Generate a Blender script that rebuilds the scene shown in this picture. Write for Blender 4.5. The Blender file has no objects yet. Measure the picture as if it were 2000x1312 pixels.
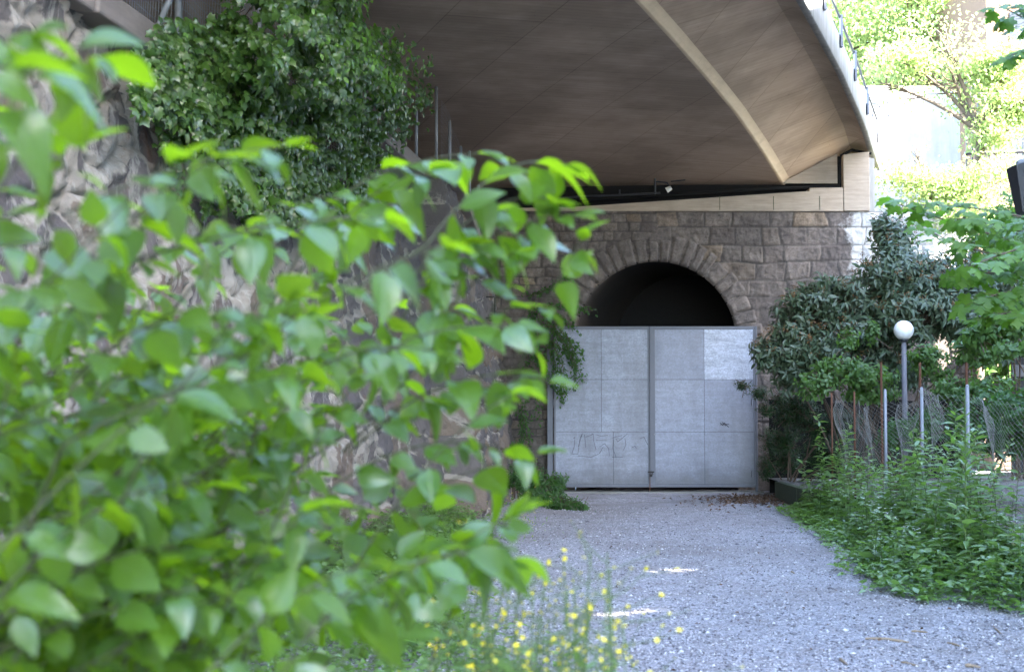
import bpy, math, random
import numpy as np
from mathutils import Vector
random.seed(7); R = np.random.default_rng(11)
S = bpy.context.scene; COL = S.collection

# ------------------------------------------------------------------ camera, sky, sun, exposure
FPX = 2778.0; EYE = 1.55; PIT = math.atan(144/FPX); CP, SP = math.cos(PIT), math.sin(PIT)
cd = bpy.data.cameras.new('camera'); cam = bpy.data.objects.new('camera', cd); COL.objects.link(cam)
cd.sensor_width = 36; cd.lens = FPX/2000*36; cd.clip_end = 2000; cd.clip_start = .05
cam.location = (0, 0, EYE); cam.rotation_euler = (math.pi/2+PIT, 0, 0)
cd.dof.use_dof = True; cd.dof.focus_distance = 23; cd.dof.aperture_fstop = 3.7; cd.dof.aperture_blades = 7
S.camera = cam
SUN_EL, SUN_AZ = math.radians(38), (0.83, -0.56)        # horizontal direction towards the sun
w = bpy.data.worlds.new('World'); S.world = w; w.use_nodes = True
nt = w.node_tree; bg = nt.nodes['Background']; sky = nt.nodes.new('ShaderNodeTexSky')
sky.sky_type = 'NISHITA'; sky.sun_disc = False; sky.sun_elevation = SUN_EL
sky.sun_rotation = math.atan2(SUN_AZ[0], SUN_AZ[1]); sky.air_density = 1.0; sky.dust_density = 1.2; sky.ozone_density = 1.0
nt.links.new(sky.outputs[0], bg.inputs[0]); bg.inputs[1].default_value = .15
sl = bpy.data.lights.new('sun', 'SUN'); sl.energy = 4.5; sl.angle = math.radians(.5); sl.color = (1, .94, .85)
so = bpy.data.objects.new('sun', sl); COL.objects.link(so); so.location = (20, -10, 30)
sdir = Vector((SUN_AZ[0]*math.cos(SUN_EL), SUN_AZ[1]*math.cos(SUN_EL), math.sin(SUN_EL)))
so.rotation_euler = sdir.to_track_quat('Z', 'Y').to_euler()
S.view_settings.view_transform = 'Standard'; S.view_settings.look = 'None'
S.view_settings.exposure = 4.15; S.view_settings.gamma = 1
S.render.engine = 'CYCLES'
try:
    S.cycles.max_bounces = 8; S.cycles.diffuse_bounces = 5; S.cycles.transmission_bounces = 4; S.cycles.use_denoising = True
except Exception: pass

def P(px, py, Y):                       # point at depth Y seen at that pixel of the 2000 px photograph
    a = (px-1000)/FPX; b = (656-py)/FPX; k = Y/(CP-b*SP)
    return np.array([a*k, Y, EYE+(SP+b*CP)*k])
def G(px, py, z=0.0):                   # point on the ground
    d = P(px, py, 1.0)-np.array([0, 0, EYE]); k = (z-EYE)/d[2]
    return np.array([d[0]*k, k, z])
def proj(p):                            # inverse of P
    p = np.asarray(p, float); y = p[..., 1]; z = p[..., 2]-EYE
    dep = y*CP+z*SP; up = -y*SP+z*CP
    return 1000+FPX*p[..., 0]/dep, 656-FPX*up/dep

# ------------------------------------------------------------------ numpy noise
_T = {}
def vnoise(x, y, seed=0):
    if seed not in _T: _T[seed] = np.random.default_rng(seed+100).random((256, 256))
    t = _T[seed]; xi = np.floor(x).astype(int); yi = np.floor(y).astype(int)
    fx = x-xi; fy = y-yi; fx = fx*fx*(3-2*fx); fy = fy*fy*(3-2*fy)
    a = t[xi % 256, yi % 256]; b = t[(xi+1) % 256, yi % 256]; c = t[xi % 256, (yi+1) % 256]; d = t[(xi+1) % 256, (yi+1) % 256]
    return (a*(1-fx)+b*fx)*(1-fy)+(c*(1-fx)+d*fx)*fy
def fbm(x, y, seed=0, o=4):
    s = 0; a = .5
    for k in range(o): s = s+a*vnoise(x*2**k+k*17.3, y*2**k+k*9.1, seed+k); a *= .5
    return s/(1-.5**o)
def sstep(a, b, x):
    t = np.clip((x-a)/(b-a), 0, 1); return t*t*(3-2*t)

# ------------------------------------------------------------------ mesh helpers
def tag(o, label=None, cat=None, group=None, kind=None):
    if label: o['label'] = label
    if cat: o['category'] = cat
    if group: o['group'] = group
    if kind: o['kind'] = kind
    return o
def empty(name, loc=(0, 0, 0), label=None, cat=None, group=None):
    o = bpy.data.objects.new(name, None); COL.objects.link(o); o.location = loc; o.empty_display_size = .2
    return tag(o, label, cat, group)
def link(name, me, mat=None, parent=None):
    o = bpy.data.objects.new(name, me); COL.objects.link(o)
    if mat is not None and len(me.materials) == 0: me.materials.append(mat)
    if parent is not None:
        o.parent = parent; o.location = -Vector(parent_loc(parent))
    return o
def parent_loc(p):
    v = Vector(p.location); q = p.parent
    while q is not None: v = v+Vector(q.location); q = q.parent
    return v
def mesh_np(name, V, F, smooth=False, attrs=None):
    V = np.asarray(V, np.float32); F = np.asarray(F, np.int32); k = F.shape[1]; n = len(F)
    me = bpy.data.meshes.new(name); me.vertices.add(len(V)); me.vertices.foreach_set('co', V.ravel())
    me.loops.add(n*k); me.loops.foreach_set('vertex_index', F.ravel())
    me.polygons.add(n); me.polygons.foreach_set('loop_start', np.arange(0, n*k, k, dtype=np.int32))
    me.polygons.foreach_set('loop_total', np.full(n, k, np.int32))
    if smooth: me.polygons.foreach_set('use_smooth', np.ones(n, bool))
    for a, v in (attrs or {}).items():
        at = me.attributes.new(a, 'FLOAT', 'POINT'); at.data.foreach_set('value', np.asarray(v, np.float32).ravel())
    me.update(calc_edges=True); me.validate(); return me
class MB:                               # collects boxes, tubes, prisms into one mesh
    def __init__(s): s.v = []; s.f = []
    def add(s, v, f):
        n = len(s.v); s.v += [tuple(map(float, p)) for p in v]; s.f += [tuple(i+n for i in q) for q in f]; return s
    def box(s, a, b):
        (x0, y0, z0), (x1, y1, z1) = a, b
        return s.add([(x0, y0, z0), (x1, y0, z0), (x1, y1, z0), (x0, y1, z0), (x0, y0, z1), (x1, y0, z1), (x1, y1, z1), (x0, y1, z1)],
                     [(0, 3, 2, 1), (4, 5, 6, 7), (0, 1, 5, 4), (1, 2, 6, 5), (2, 3, 7, 6), (3, 0, 4, 7)])
    def tube(s, pts, r, n=8, cap=True):
        pts = [Vector(p) for p in pts]; rs = r if hasattr(r, '__len__') else [r]*len(pts); V = []; Fc = []
        for i, p in enumerate(pts):
            t = (pts[min(i+1, len(pts)-1)]-pts[max(i-1, 0)]).normalized()
            a = t.orthogonal().normalized() if abs(t.z) > .9 else t.cross(Vector((0, 0, 1))).normalized()
            b = t.cross(a)
            if abs(t.z) > .9: a = Vector((1, 0, 0)); b = t.cross(a).normalized(); a = b.cross(t)
            for j in range(n):
                q = 2*math.pi*j/n; V.append(p+a*math.cos(q)*rs[i]+b*math.sin(q)*rs[i])
        for i in range(len(pts)-1):
            for j in range(n): Fc.append((i*n+j, i*n+(j+1) % n, (i+1)*n+(j+1) % n, (i+1)*n+j))
        if cap: Fc.append(tuple(range(n))[::-1]); Fc.append(tuple(range((len(pts)-1)*n, len(pts)*n)))
        return s.add(V, Fc)
    def sphere(s, c, r, nu=24, nv=14, sq=1.0):
        V = []; Fc = []
        for i in range(nv+1):
            th = math.pi*i/nv
            for j in range(nu):
                ph = 2*math.pi*j/nu; V.append((c[0]+r*math.sin(th)*math.cos(ph), c[1]+r*math.sin(th)*math.sin(ph), c[2]+r*sq*math.cos(th)))
        for i in range(nv):
            for j in range(nu): Fc.append((i*nu+j, (i+1)*nu+j, (i+1)*nu+(j+1) % nu, i*nu+(j+1) % nu))
        return s.add(V, Fc)
    def build(s, name, mat, parent=None, smooth=False, bevel=0):
        me = bpy.data.meshes.new(name); me.from_pydata(s.v, [], s.f); me.update()
        if smooth:
            for p in me.polygons: p.use_smooth = True
        o = link(name, me, mat, parent)
        if bevel:
            m = o.modifiers.new('bevel', 'BEVEL'); m.width = bevel; m.segments = 2; m.limit_method = 'ANGLE'
        return o

# ------------------------------------------------------------------ materials
class N:
    def __init__(s, name):
        s.m = bpy.data.materials.new(name); s.m.use_nodes = True; s.t = s.m.node_tree; s.b = s.t.nodes['Principled BSDF']; s.out = s.t.nodes['Material Output']
        s.co = s.n('ShaderNodeTexCoord').outputs['Object']
    def n(s, t, **k):
        o = s.t.nodes.new(t)
        for a, v in k.items(): setattr(o, a, v)
        return o
    def set(s, sock, v):
        if hasattr(v, 'is_linked') or isinstance(v, bpy.types.NodeSocket): s.t.links.new(v, sock)
        else:
            if isinstance(v, (tuple, list)) and len(v) == 3 and sock.type == 'RGBA': v = (*v, 1)
            sock.default_value = v
    def map(s, v, scale=(1, 1, 1), rot=(0, 0, 0), loc=(0, 0, 0)):
        o = s.n('ShaderNodeMapping'); s.set(o.inputs[0], v); o.inputs[1].default_value = loc; o.inputs[2].default_value = rot; o.inputs[3].default_value = scale
        return o.outputs[0]
    def noise(s, scale, detail=5, rough=.6, v=None, dist=0):
        o = s.n('ShaderNodeTexNoise'); s.set(o.inputs['Vector'], v if v is not None else s.co)
        o.inputs['Scale'].default_value = scale; o.inputs['Detail'].default_value = detail; o.inputs['Roughness'].default_value = rough; o.inputs['Distortion'].default_value = dist
        return o.outputs[0]
    def vor(s, scale, feat='F1', v=None, out='Distance', rnd=1):
        o = s.n('ShaderNodeTexVoronoi', feature=feat); s.set(o.inputs['Vector'], v if v is not None else s.co); o.inputs['Scale'].default_value = scale
        o.inputs['Randomness'].default_value = rnd
        return o.outputs[out]
    def ramp(s, f, stops):
        o = s.n('ShaderNodeValToRGB'); s.set(o.inputs[0], f); e = o.color_ramp.elements
        while len(e) < len(stops): e.new(.5)
        for i, (p, c) in enumerate(stops):
            e[i].position = p; e[i].color = (*((c, c, c) if not hasattr(c, '__len__') else c), 1)
        return o.outputs[0]
    def mix(s, f, a, b, mode='MIX'):
        o = s.n('ShaderNodeMix', data_type='RGBA', blend_type=mode); s.set(o.inputs[0], f); s.set(o.inputs[6], a); s.set(o.inputs[7], b); return o.outputs[2]
    def math(s, op, a, b=0.0):
        o = s.n('ShaderNodeMath', operation=op); s.set(o.inputs[0], a); s.set(o.inputs[1], b); return o.outputs[0]
    def attr(s, name):
        return s.n('ShaderNodeAttribute', attribute_name=name).outputs['Fac']
    def bump(s, h, strength=.5, dist=.02, prev=None):
        o = s.n('ShaderNodeBump'); o.inputs['Strength'].default_value = strength; o.inputs['Distance'].default_value = dist; s.set(o.inputs['Height'], h)
        if prev is not None: s.set(o.inputs['Normal'], prev)
        return o.outputs[0]
    def fin(s, col=None, rough=.8, nor=None, metal=0, spec=.3):
        if col is not None: s.set(s.b.inputs['Base Color'], col)
        s.set(s.b.inputs['Roughness'], rough); s.set(s.b.inputs['Metallic'], metal); s.set(s.b.inputs['Specular IOR Level'], spec)
        if nor is not None: s.set(s.b.inputs['Normal'], nor)
        return s.m

def leaf_mat(name, c1, c2, tr, trf=.4, rough=.4, spec=.5, under=None, veins=False):
    m = N(name); r = m.attr('rnd'); col = m.mix(r, c1, c2); vn = None
    n1 = m.noise(60, 3); col = m.mix(m.math('MULTIPLY', n1, .35), col, (c2[0]*.6, c2[1]*.6, c2[2]*.6))
    if veins:
        av = m.math('ABSOLUTE', m.attr('lv')); sw = m.math('SINE', m.math('ADD', m.math('MULTIPLY', m.attr('lu'), 44), m.math('MULTIPLY', av, -58)))
        vn = m.math('MAXIMUM', m.ramp(sw, [(.8, 0), (1, 1)]), m.ramp(av, [(.0, 1), (.03, 0)])); col = m.mix(m.math('MULTIPLY', vn, .35), col, (.16, .27, .07))
    if under is not None:
        g = m.n('ShaderNodeNewGeometry').outputs['Backfacing']; col = m.mix(g, col, under)
    m.fin(col, rough, m.bump(vn, .5, .002) if veins else m.bump(n1, .25, .003), 0, spec)
    t = m.n('ShaderNodeBsdfTranslucent'); m.set(t.inputs[0], m.mix(r, tr, (tr[0]*.75, tr[1]*.8, tr[2]*.8)))
    x = m.n('ShaderNodeMixShader'); m.set(x.inputs[0], m.math('MULTIPLY', m.math('ADD', m.math('MULTIPLY', r, 1.1), .45), trf))
    m.t.links.new(m.b.outputs[0], x.inputs[1]); m.t.links.new(t.outputs[0], x.inputs[2]); m.t.links.new(x.outputs[0], m.out.inputs[0])
    return m.m
M = {}
M['leaf_fg'] = leaf_mat('dogwood_leaf', (.022, .07, .014), (.095, .185, .02), (.34, .56, .01), .46, .28, .85, None, True)
M['leaf_ivy'] = leaf_mat('ivy_leaf', (.03, .075, .016), (.08, .145, .026), (.12, .3, .02), .25, .32, .6)
M['leaf_ivy_young'] = leaf_mat('young_ivy_leaf', (.09, .2, .025), (.13, .26, .03), (.2, .42, .03), .35, .36, .5)
M['leaf_vib'] = leaf_mat('viburnum_leaf', (.045, .08, .04), (.085, .115, .06), (.08, .15, .03), .15, .45, .5, (.13, .14, .09))
M['leaf_hazel'] = leaf_mat('shrub_leaf', (.05, .105, .03), (.10, .175, .045), (.2, .40, .04), .38, .45, .4)
M['leaf_weed'] = leaf_mat('weed_leaf', (.085, .165, .045), (.165, .265, .085), (.27, .48, .06), .38, .36, .7)
M['leaf_yew'] = leaf_mat('yew_needle', (.018, .045, .016), (.03, .07, .02), (.05, .12, .02), .2, .5, .35)
M['leaf_vine'] = leaf_mat('vine_leaf', (.03, .08, .02), (.055, .13, .03), (.12, .3, .03), .35, .45, .4)
M['leaf_tree'] = leaf_mat('robinia_leaf', (.19, .26, .09), (.30, .36, .15), (.5, .62, .22), .45, .5, .3)
M['leaf_maple'] = leaf_mat('maple_leaf', (.05, .12, .018), (.11, .19, .03), (.2, .46, .03), .42, .42, .4)
def plain(name, c, rough=.7, metal=0, spec=.3, var=.35, sc=12, bump=.3):
    m = N(name); n = m.noise(sc, 6); col = m.mix(m.math('MULTIPLY', n, var*1.6), tuple(x*1.15 for x in c), tuple(x*.5 for x in c))
    return m.fin(col, rough, m.bump(m.noise(sc*4, 4), bump, .004), metal, spec)
M['stem_dark'] = plain('dark_stem', (.055, .06, .03)); M['stem_green'] = plain('green_stem', (.09, .14, .05)); M['bark'] = plain('bark', (.10, .075, .055), .85, sc=20, bump=.8)
M['stem_brown'] = plain('brown_stem', (.12, .085, .06)); M['galv'] = plain('galvanised_steel', (.24, .25, .27), .6, .3, .5, .3, 20, .15)
M['wire'] = plain('fence_wire', (.36, .36, .38), .5, .3, .4); M['rust'] = plain('rusty_steel', (.13, .06, .035), .85, .2)
M['net'] = plain('old_wire_net', (.3, .29, .26), .6, .3)
M['globe'] = N('opal_globe').fin((.8, .79, .76), .35, None, 0, .5); M['grey_pole'] = plain('grey_painted_pole', (.16, .155, .17), .55)
M['dark_metal'] = plain('dark_painted_metal', (.025, .027, .032), .4, 0, .5); M['iron'] = plain('rusty_iron', (.05, .045, .045), .7, .3)
M['board'] = plain('shade_black', (.009, .009, .008), .9); M['moss'] = plain('mossy_concrete', (.07, .085, .05), .95, sc=6, bump=.8)  # first one: near-black that stands in for deep shade
M['yellow'] = N('yellow_petal').fin((.75, .62, .03), .6); M['white_petal'] = N('white_petal').fin((.75, .75, .7), .6)
M['dead'] = plain('dead_leaf', (.11, .065, .04), .9); M['stick'] = plain('dry_stick', (.26, .2, .14), .9)
M['deadflower'] = plain('brown_flower_head', (.16, .085, .035), .9)
M['soil'] = plain('soil', (.07, .055, .04), .95, sc=3, bump=1); M['graf'] = plain('graffiti_paint', (.055, .055, .07), .6)
M['lining'] = plain('dark_lining', (.045, .038, .034), .95, sc=5, bump=.8); M['blocks'] = plain('cast_concrete', (.25, .24, .22), .9); M['white_lamp'] = plain('white_enamel', (.7, .68, .62), .4)
M['render'] = plain('blocker_grey', (.3, .29, .28), .9, sc=1.2); M['darkglass'] = N('dark_glass').fin((.02, .022, .025), .1, None, 0, .5)
M['brownwall'] = plain('brown_wall', (.18, .12, .08), .9)

def mat_rubble():                       # big left wall: dark stone, mortar smears, lime and rust runs
    m = N('rubble_wall_stone'); r = m.attr('cell'); e = m.attr('edge'); h = m.attr('hgt')
    n1 = m.noise(4.5, 11, .72); n2 = m.noise(17, 9, .75)
    stone = m.ramp(m.math('ADD', m.math('MULTIPLY', r, .7), m.math('MULTIPLY', n1, .35)), [(.1, (.10, .09, .088)), (.4, (.19, .165, .15)), (.62, (.15, .132, .13)), (.8, (.25, .185, .135)), (1, (.29, .245, .2))])
    stone = m.mix(m.math('MULTIPLY', n2, .55), stone, (.055, .05, .052))
    vs = m.map(m.co, (1, 1.6, .4)); run = m.noise(3.2, 12, .72, vs, .4)
    mort = m.mix(n2, (.42, .375, .31), (.26, .23, .2))
    smear = m.ramp(m.math('ADD', m.math('SUBTRACT', m.noise(1.6, 13, .74), m.math('MULTIPLY', e, .42)), m.math('MULTIPLY', m.attr('lime'), .2)), [(.40, 0), (.47, 1)])
    col = m.mix(m.math('MULTIPLY', smear, .9), stone, mort)
    lime = m.ramp(m.math('ADD', run, m.math('MULTIPLY', m.attr('lime'), .2)), [(.71, 0), (.76, 1)])
    col = m.mix(m.math('MULTIPLY', lime, .55), col, (.46, .43, .38))
    rust = m.ramp(m.noise(1.9, 12, .7, m.map(m.co, (1, 1.2, .35), loc=(4, 3, 1))), [(.56, 0), (.7, 1)])
    col = m.mix(m.math('MULTIPLY', rust, m.math('MULTIPLY', m.attr('lime'), .75)), col, (.2, .085, .04))
    crk = m.ramp(m.math('ADD', e, m.math('MULTIPLY', m.noise(9, 8, .7), .25)), [(.14, 1), (.2, 0)]); col = m.mix(m.math('MULTIPLY', crk, m.ramp(m.noise(1.4, 5), [(.42, .1), (.55, .95)])), col, (.03, .027, .026))
    mossn = m.ramp(m.noise(1.3, 6, .7, m.map(m.co, (1, 1, .5), loc=(9, 1, 2))), [(.62, 0), (.74, 1)])
    col = m.mix(m.math('MULTIPLY', mossn, .5), col, (.11, .12, .04))
    return m.fin(col, .9, m.bump(n2, 1.0, .035, m.bump(m.noise(60, 5), .6, .008)), 0, .25)
def mat_coursed():                      # tunnel front: coursed blocks
    m = N('coursed_stone'); r = m.attr('cell'); e = m.attr('edge'); n1 = m.noise(6, 11, .72); n2 = m.noise(26, 8, .78)
    stone = m.ramp(m.math('ADD', m.math('MULTIPLY', r, .75), m.math('MULTIPLY', n1, .3)), [(.1, (.165, .135, .12)), (.45, (.25, .21, .185)), (.78, (.29, .24, .205)), (.94, (.36, .26, .165)), (1, (.42, .345, .27))])
    stone = m.mix(m.math('MULTIPLY', m.ramp(n1, [(.42, 0), (.6, 1)]), .6), stone, (.085, .07, .062)); stone = m.mix(m.math('MULTIPLY', m.ramp(n2, [(.45, 0), (.6, 1)]), .45), stone, (.10, .085, .075))
    dirt = m.ramp(m.noise(1.3, 6, .65), [(.42, 0), (.62, 1)]); stone = m.mix(m.math('MULTIPLY', dirt, .5), stone, (.1, .085, .08))
    lime = m.ramp(m.math('ADD', m.math('MULTIPLY', m.attr('lime'), .5), m.noise(2.2, 6, .7)), [(.82, 0), (.95, 1)])
    stone = m.mix(m.math('MULTIPLY', lime, .9), stone, (.6, .58, .55))
    col = m.mix(m.math('MULTIPLY', m.ramp(e, [(.1, 1), (.34, 0)]), m.ramp(m.noise(2.0, 5), [(.35, .25), (.65, 1)])), stone, (.085, .074, .066))
    return m.fin(col, .92, m.bump(n2, 1.0, .03), 0, .2)
def mat_soffit(name, c, warm, plank=(.45, 8, 1)):
    m = N(name); v = m.map(m.co, plank)
    st = m.noise(1.6, 7, .7, v); big = m.noise(.55, 5, .6); fine = m.noise(30, 4)
    col = m.mix(m.ramp(st, [(.3, 0), (.7, 1)]), c, warm)
    col = m.mix(m.math('MULTIPLY', m.ramp(big, [(.42, 0), (.6, 1)]), .6), col, tuple(x*.55 for x in c))
    wv = m.n('ShaderNodeTexWave'); wv.bands_direction = 'Y'; m.set(wv.inputs[0], m.co); wv.inputs['Scale'].default_value = 2.6; wv.inputs['Distortion'].default_value = .6; wv.inputs['Detail'].default_value = 2
    col = m.mix(m.math('MULTIPLY', m.ramp(wv.outputs['Fac'], [(.0, 1), (.12, 0)]), m.ramp(big, [(.4, .1), (.6, .35)])), col, tuple(x*.55 for x in c))
    br = m.n('ShaderNodeTexBrick'); m.set(br.inputs['Vector'], m.map(m.co, (1, 1, 1), (0, 0, math.pi/2)))
    br.inputs['Scale'].default_value = 1; br.inputs['Brick Width'].default_value = 2.6; br.inputs['Row Height'].default_value = 1.3; br.inputs['Mortar Size'].default_value = .012
    br.inputs['Color1'].default_value = (1, 1, 1, 1); br.inputs['Color2'].default_value = (.86, .86, .86, 1); br.inputs['Mortar'].default_value = (.6, .58, .56, 1); br.inputs['Mortar Smooth'].default_value = .6
    col = m.mix(.8, col, br.outputs['Color'], 'MULTIPLY')
    pits = m.ramp(m.vor(5), [(.03, 1), (.06, 0)]); col = m.mix(m.math('MULTIPLY', pits, .6), col, (.03, .025, .02))
    return m.fin(col, .9, m.bump(st, .12, .006, m.bump(fine, .3, .004)), 0, .2)
def mat_concrete(name, c, streak=.5, horiz=True):
    m = N(name); v = m.map(m.co, (1, 1, 9) if horiz else (4, 4, .5)); a = m.noise(1.6, 6, .7, v); b = m.noise(2.5, 6, .65); f = m.noise(40, 4)
    col = m.mix(m.math('MULTIPLY', m.ramp(a, [(.35, 0), (.7, 1)]), streak), c, tuple(x*.55 for x in c))
    col = m.mix(m.math('MULTIPLY', m.ramp(b, [(.5, 0), (.72, 1)]), .5), col, tuple(x*.62 for x in c))
    return m.fin(col, .9, m.bump(a, .3, .01, m.bump(f, .4, .004)), 0, .2)
def mat_gate():
    m = N('galvanised_sheet'); sp = m.vor(45, out='Color'); sx = m.n('ShaderNodeSeparateColor'); m.set(sx.inputs[0], sp)
    v = m.map(m.co, (.8, 1, 7)); st = m.noise(2.2, 6, .7, v); fine = m.noise(110, 3)
    r = m.attr('sheet'); base = m.mix(r, (.27, .285, .345), (.66, .70, .79))
    col = m.mix(m.math('MULTIPLY', sx.outputs[0], .5), base, (.2, .205, .235)); col = m.mix(m.math('MULTIPLY', m.ramp(st, [(.4, 0), (.62, 1)]), .5), col, (.24, .245, .28))
    stain = m.ramp(m.noise(1.2, 6, .6, m.map(m.co, (1.6, 1, .5))), [(.44, 0), (.64, 1)]); col = m.mix(m.math('MULTIPLY', stain, .5), col, (.19, .19, .2)); ck = m.ramp(m.noise(7, 9, .75), [(.5, 0), (.62, 1)]); col = m.mix(m.math('MULTIPLY', ck, .4), col, (.2, .205, .23)); scr = m.ramp(m.noise(5, 4, .6, m.map(m.co, (9, 1, .8), (0, .35, 0))), [(.68, 0), (.72, 1)]); col = m.mix(m.math('MULTIPLY', scr, .35), col, (.14, .14, .16)); sz_ = m.n('ShaderNodeSeparateXYZ'); m.set(sz_.inputs[0], m.co); foot = m.ramp(m.math('ADD', sz_.outputs[2], m.math('MULTIPLY', m.noise(3, 6), .5)), [(.42, 1), (.78, 0)]); col = m.mix(m.math('MULTIPLY', foot, .6), col, (.12, .115, .11))
    return m.fin(col, m.math('ADD', .5, m.math('MULTIPLY', fine, .25)), m.bump(sx.outputs[1], .1, .002, m.bump(fine, .4, .004)), .4, .4)
def mat_gravel():
    m = N('grey_gravel'); v = m.co
    c1 = m.vor(62, out='Color'); sx = m.n('ShaderNodeSeparateColor'); m.set(sx.inputs[0], c1); d = m.vor(62)
    c2 = m.vor(17, out='Color'); sy = m.n('ShaderNodeSeparateColor'); m.set(sy.inputs[0], c2)
    big = m.noise(.35, 6, .6); mid = m.noise(2.5, 6, .65)
    col = m.ramp(sx.outputs[0], [(0, (.15, .145, .16)), (.5, (.32, .31, .335)), (.85, (.42, .41, .435)), (1, (.56, .55, .56))])
    col = m.mix(m.math('MULTIPLY', sy.outputs[0], .25), col, (.24, .235, .25))
    col = m.mix(m.math('MULTIPLY', m.ramp(mid, [(.48, 0), (.68, 1)]), .5), col, (.15, .125, .11))
    col = m.mix(m.math('MULTIPLY', m.ramp(big, [(.46, 0), (.62, 1)]), .5), col, (.19, .17, .16))
    return m.fin(col, .85, m.bump(m.math('SUBTRACT', 1, d), .9, .02, m.bump(sy.outputs[1], .4, .02)), 0, .3)
M['rubble'] = mat_rubble(); M['coursed'] = mat_coursed(); M['gravel'] = mat_gravel(); M['gate'] = mat_gate()
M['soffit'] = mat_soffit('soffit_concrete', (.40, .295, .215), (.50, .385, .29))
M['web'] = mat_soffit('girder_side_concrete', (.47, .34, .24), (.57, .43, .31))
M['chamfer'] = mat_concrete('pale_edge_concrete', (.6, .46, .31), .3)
M['fascia'] = mat_concrete('weathered_fascia_concrete', (.36, .35, .325), .9, False)
M['bear'] = mat_concrete('board_marked_concrete', (.44, .36, .28), .7); M['coping'] = mat_concrete('coping_stone', (.25, .21, .185), .5)
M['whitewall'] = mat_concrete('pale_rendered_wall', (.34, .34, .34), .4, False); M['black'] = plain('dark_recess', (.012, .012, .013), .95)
M['gateframe'] = plain('grey_steel_frame', (.15, .155, .175), .6, .1, .35, .25, 8, .1)
def mat_soilgravel():
    m = N('dusty_gravel_soil'); c1 = m.vor(50, out='Color'); sx = m.n('ShaderNodeSeparateColor'); m.set(sx.inputs[0], c1); n = m.noise(.8, 8, .65)
    col = m.ramp(sx.outputs[0], [(0, (.10, .09, .085)), (.6, (.2, .185, .18)), (1, (.36, .34, .33))]); col = m.mix(m.ramp(n, [(.42, 0), (.6, .8)]), col, (.085, .068, .055))
    return m.fin(col, .9, m.bump(m.vor(50), .7, .02), 0, .2)
M['soilgravel'] = mat_soilgravel()
m = N('pebble'); M['pebble'] = m.fin(m.ramp(m.attr('rnd'), [(0, (.09, .085, .095)), (.5, (.31, .30, .325)), (.85, (.42, .41, .435)), (1, (.55, .54, .55))]), .85)

# ------------------------------------------------------------------ leaf templates (triangles; x = along, y = across, z = up)
def tpl_ovate(width=.5, droop=.25, fold=.25, n=6, peak=.38, acum=1.0):
    V = []; Fc = []
    for i in range(n+1):
        x = i/n; t = x**(math.log(.5)/math.log(peak)); hw = .5*width*max(math.sin(math.pi*t), 0)**acum+.004
        if x > .85: hw *= (1-x)/.15*.75+.12
        zc = -droop*x*x
        V += [(x, -hw, zc+fold*hw), (x, 0, zc), (x, hw, zc+fold*hw)]
    for i in range(n):
        a = 3*i; b = a+3
        Fc += [(a, b, b+1), (a, b+1, a+1), (a+1, b+1, b+2), (a+1, b+2, a+2)]
    return np.array(V), np.array(Fc)
def tpl_fan(outline, center=(.35, 0), dome=.12):
    V = [(center[0], center[1], dome*.3)]+[(x, y, -dome*((x-center[0])**2+y*y)*3) for x, y in outline]
    n = len(outline); return np.array(V), np.array([(0, 1+i, 1+(i+1) % n) for i in range(n)])
def mirror(h): return h+[(x, -y) for x, y in h[::-1] if abs(y) > 1e-6]
T_IVY = tpl_fan(mirror([(0.05, 0), (-.08, .22), (.08, .48), (.3, .33), (.52, .5), (.62, .24), (1, 0)]), (.3, 0), .2)
T_MAPLE = tpl_fan(mirror([(0, 0), (-.12, .2), (-.05, .42), (.12, .36), (.18, .52), (.3, .72), (.42, .55), (.55, .6), (.5, .32), (.58, .22), (.72, .34), (.78, .14), (1, 0)]), (.28, 0), .12)
T_OV = [tpl_ovate(.64, d, f, 6, .40) for d, f in ((.12, .3), (.3, .2), (.5, .35), (.22, .12))]
T_OV4 = [tpl_ovate(.55, d, .25, 4, .42) for d in (.1, .35)]
T_LAN = [tpl_ovate(.24, d, .3, 5, .4) for d in (.15, .45)]
T_LAN3 = [tpl_ovate(.3, d, .3, 3, .42) for d in (.1, .4)]
T_VIB = [tpl_ovate(.34, d, .35, 4, .42) for d in (.15, .45)]
T_NEED = [tpl_ovate(.2, .1, .1, 2, .5)]
def nrm(a): return a/np.maximum(np.linalg.norm(a, axis=-1, keepdims=True), 1e-9)
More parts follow.
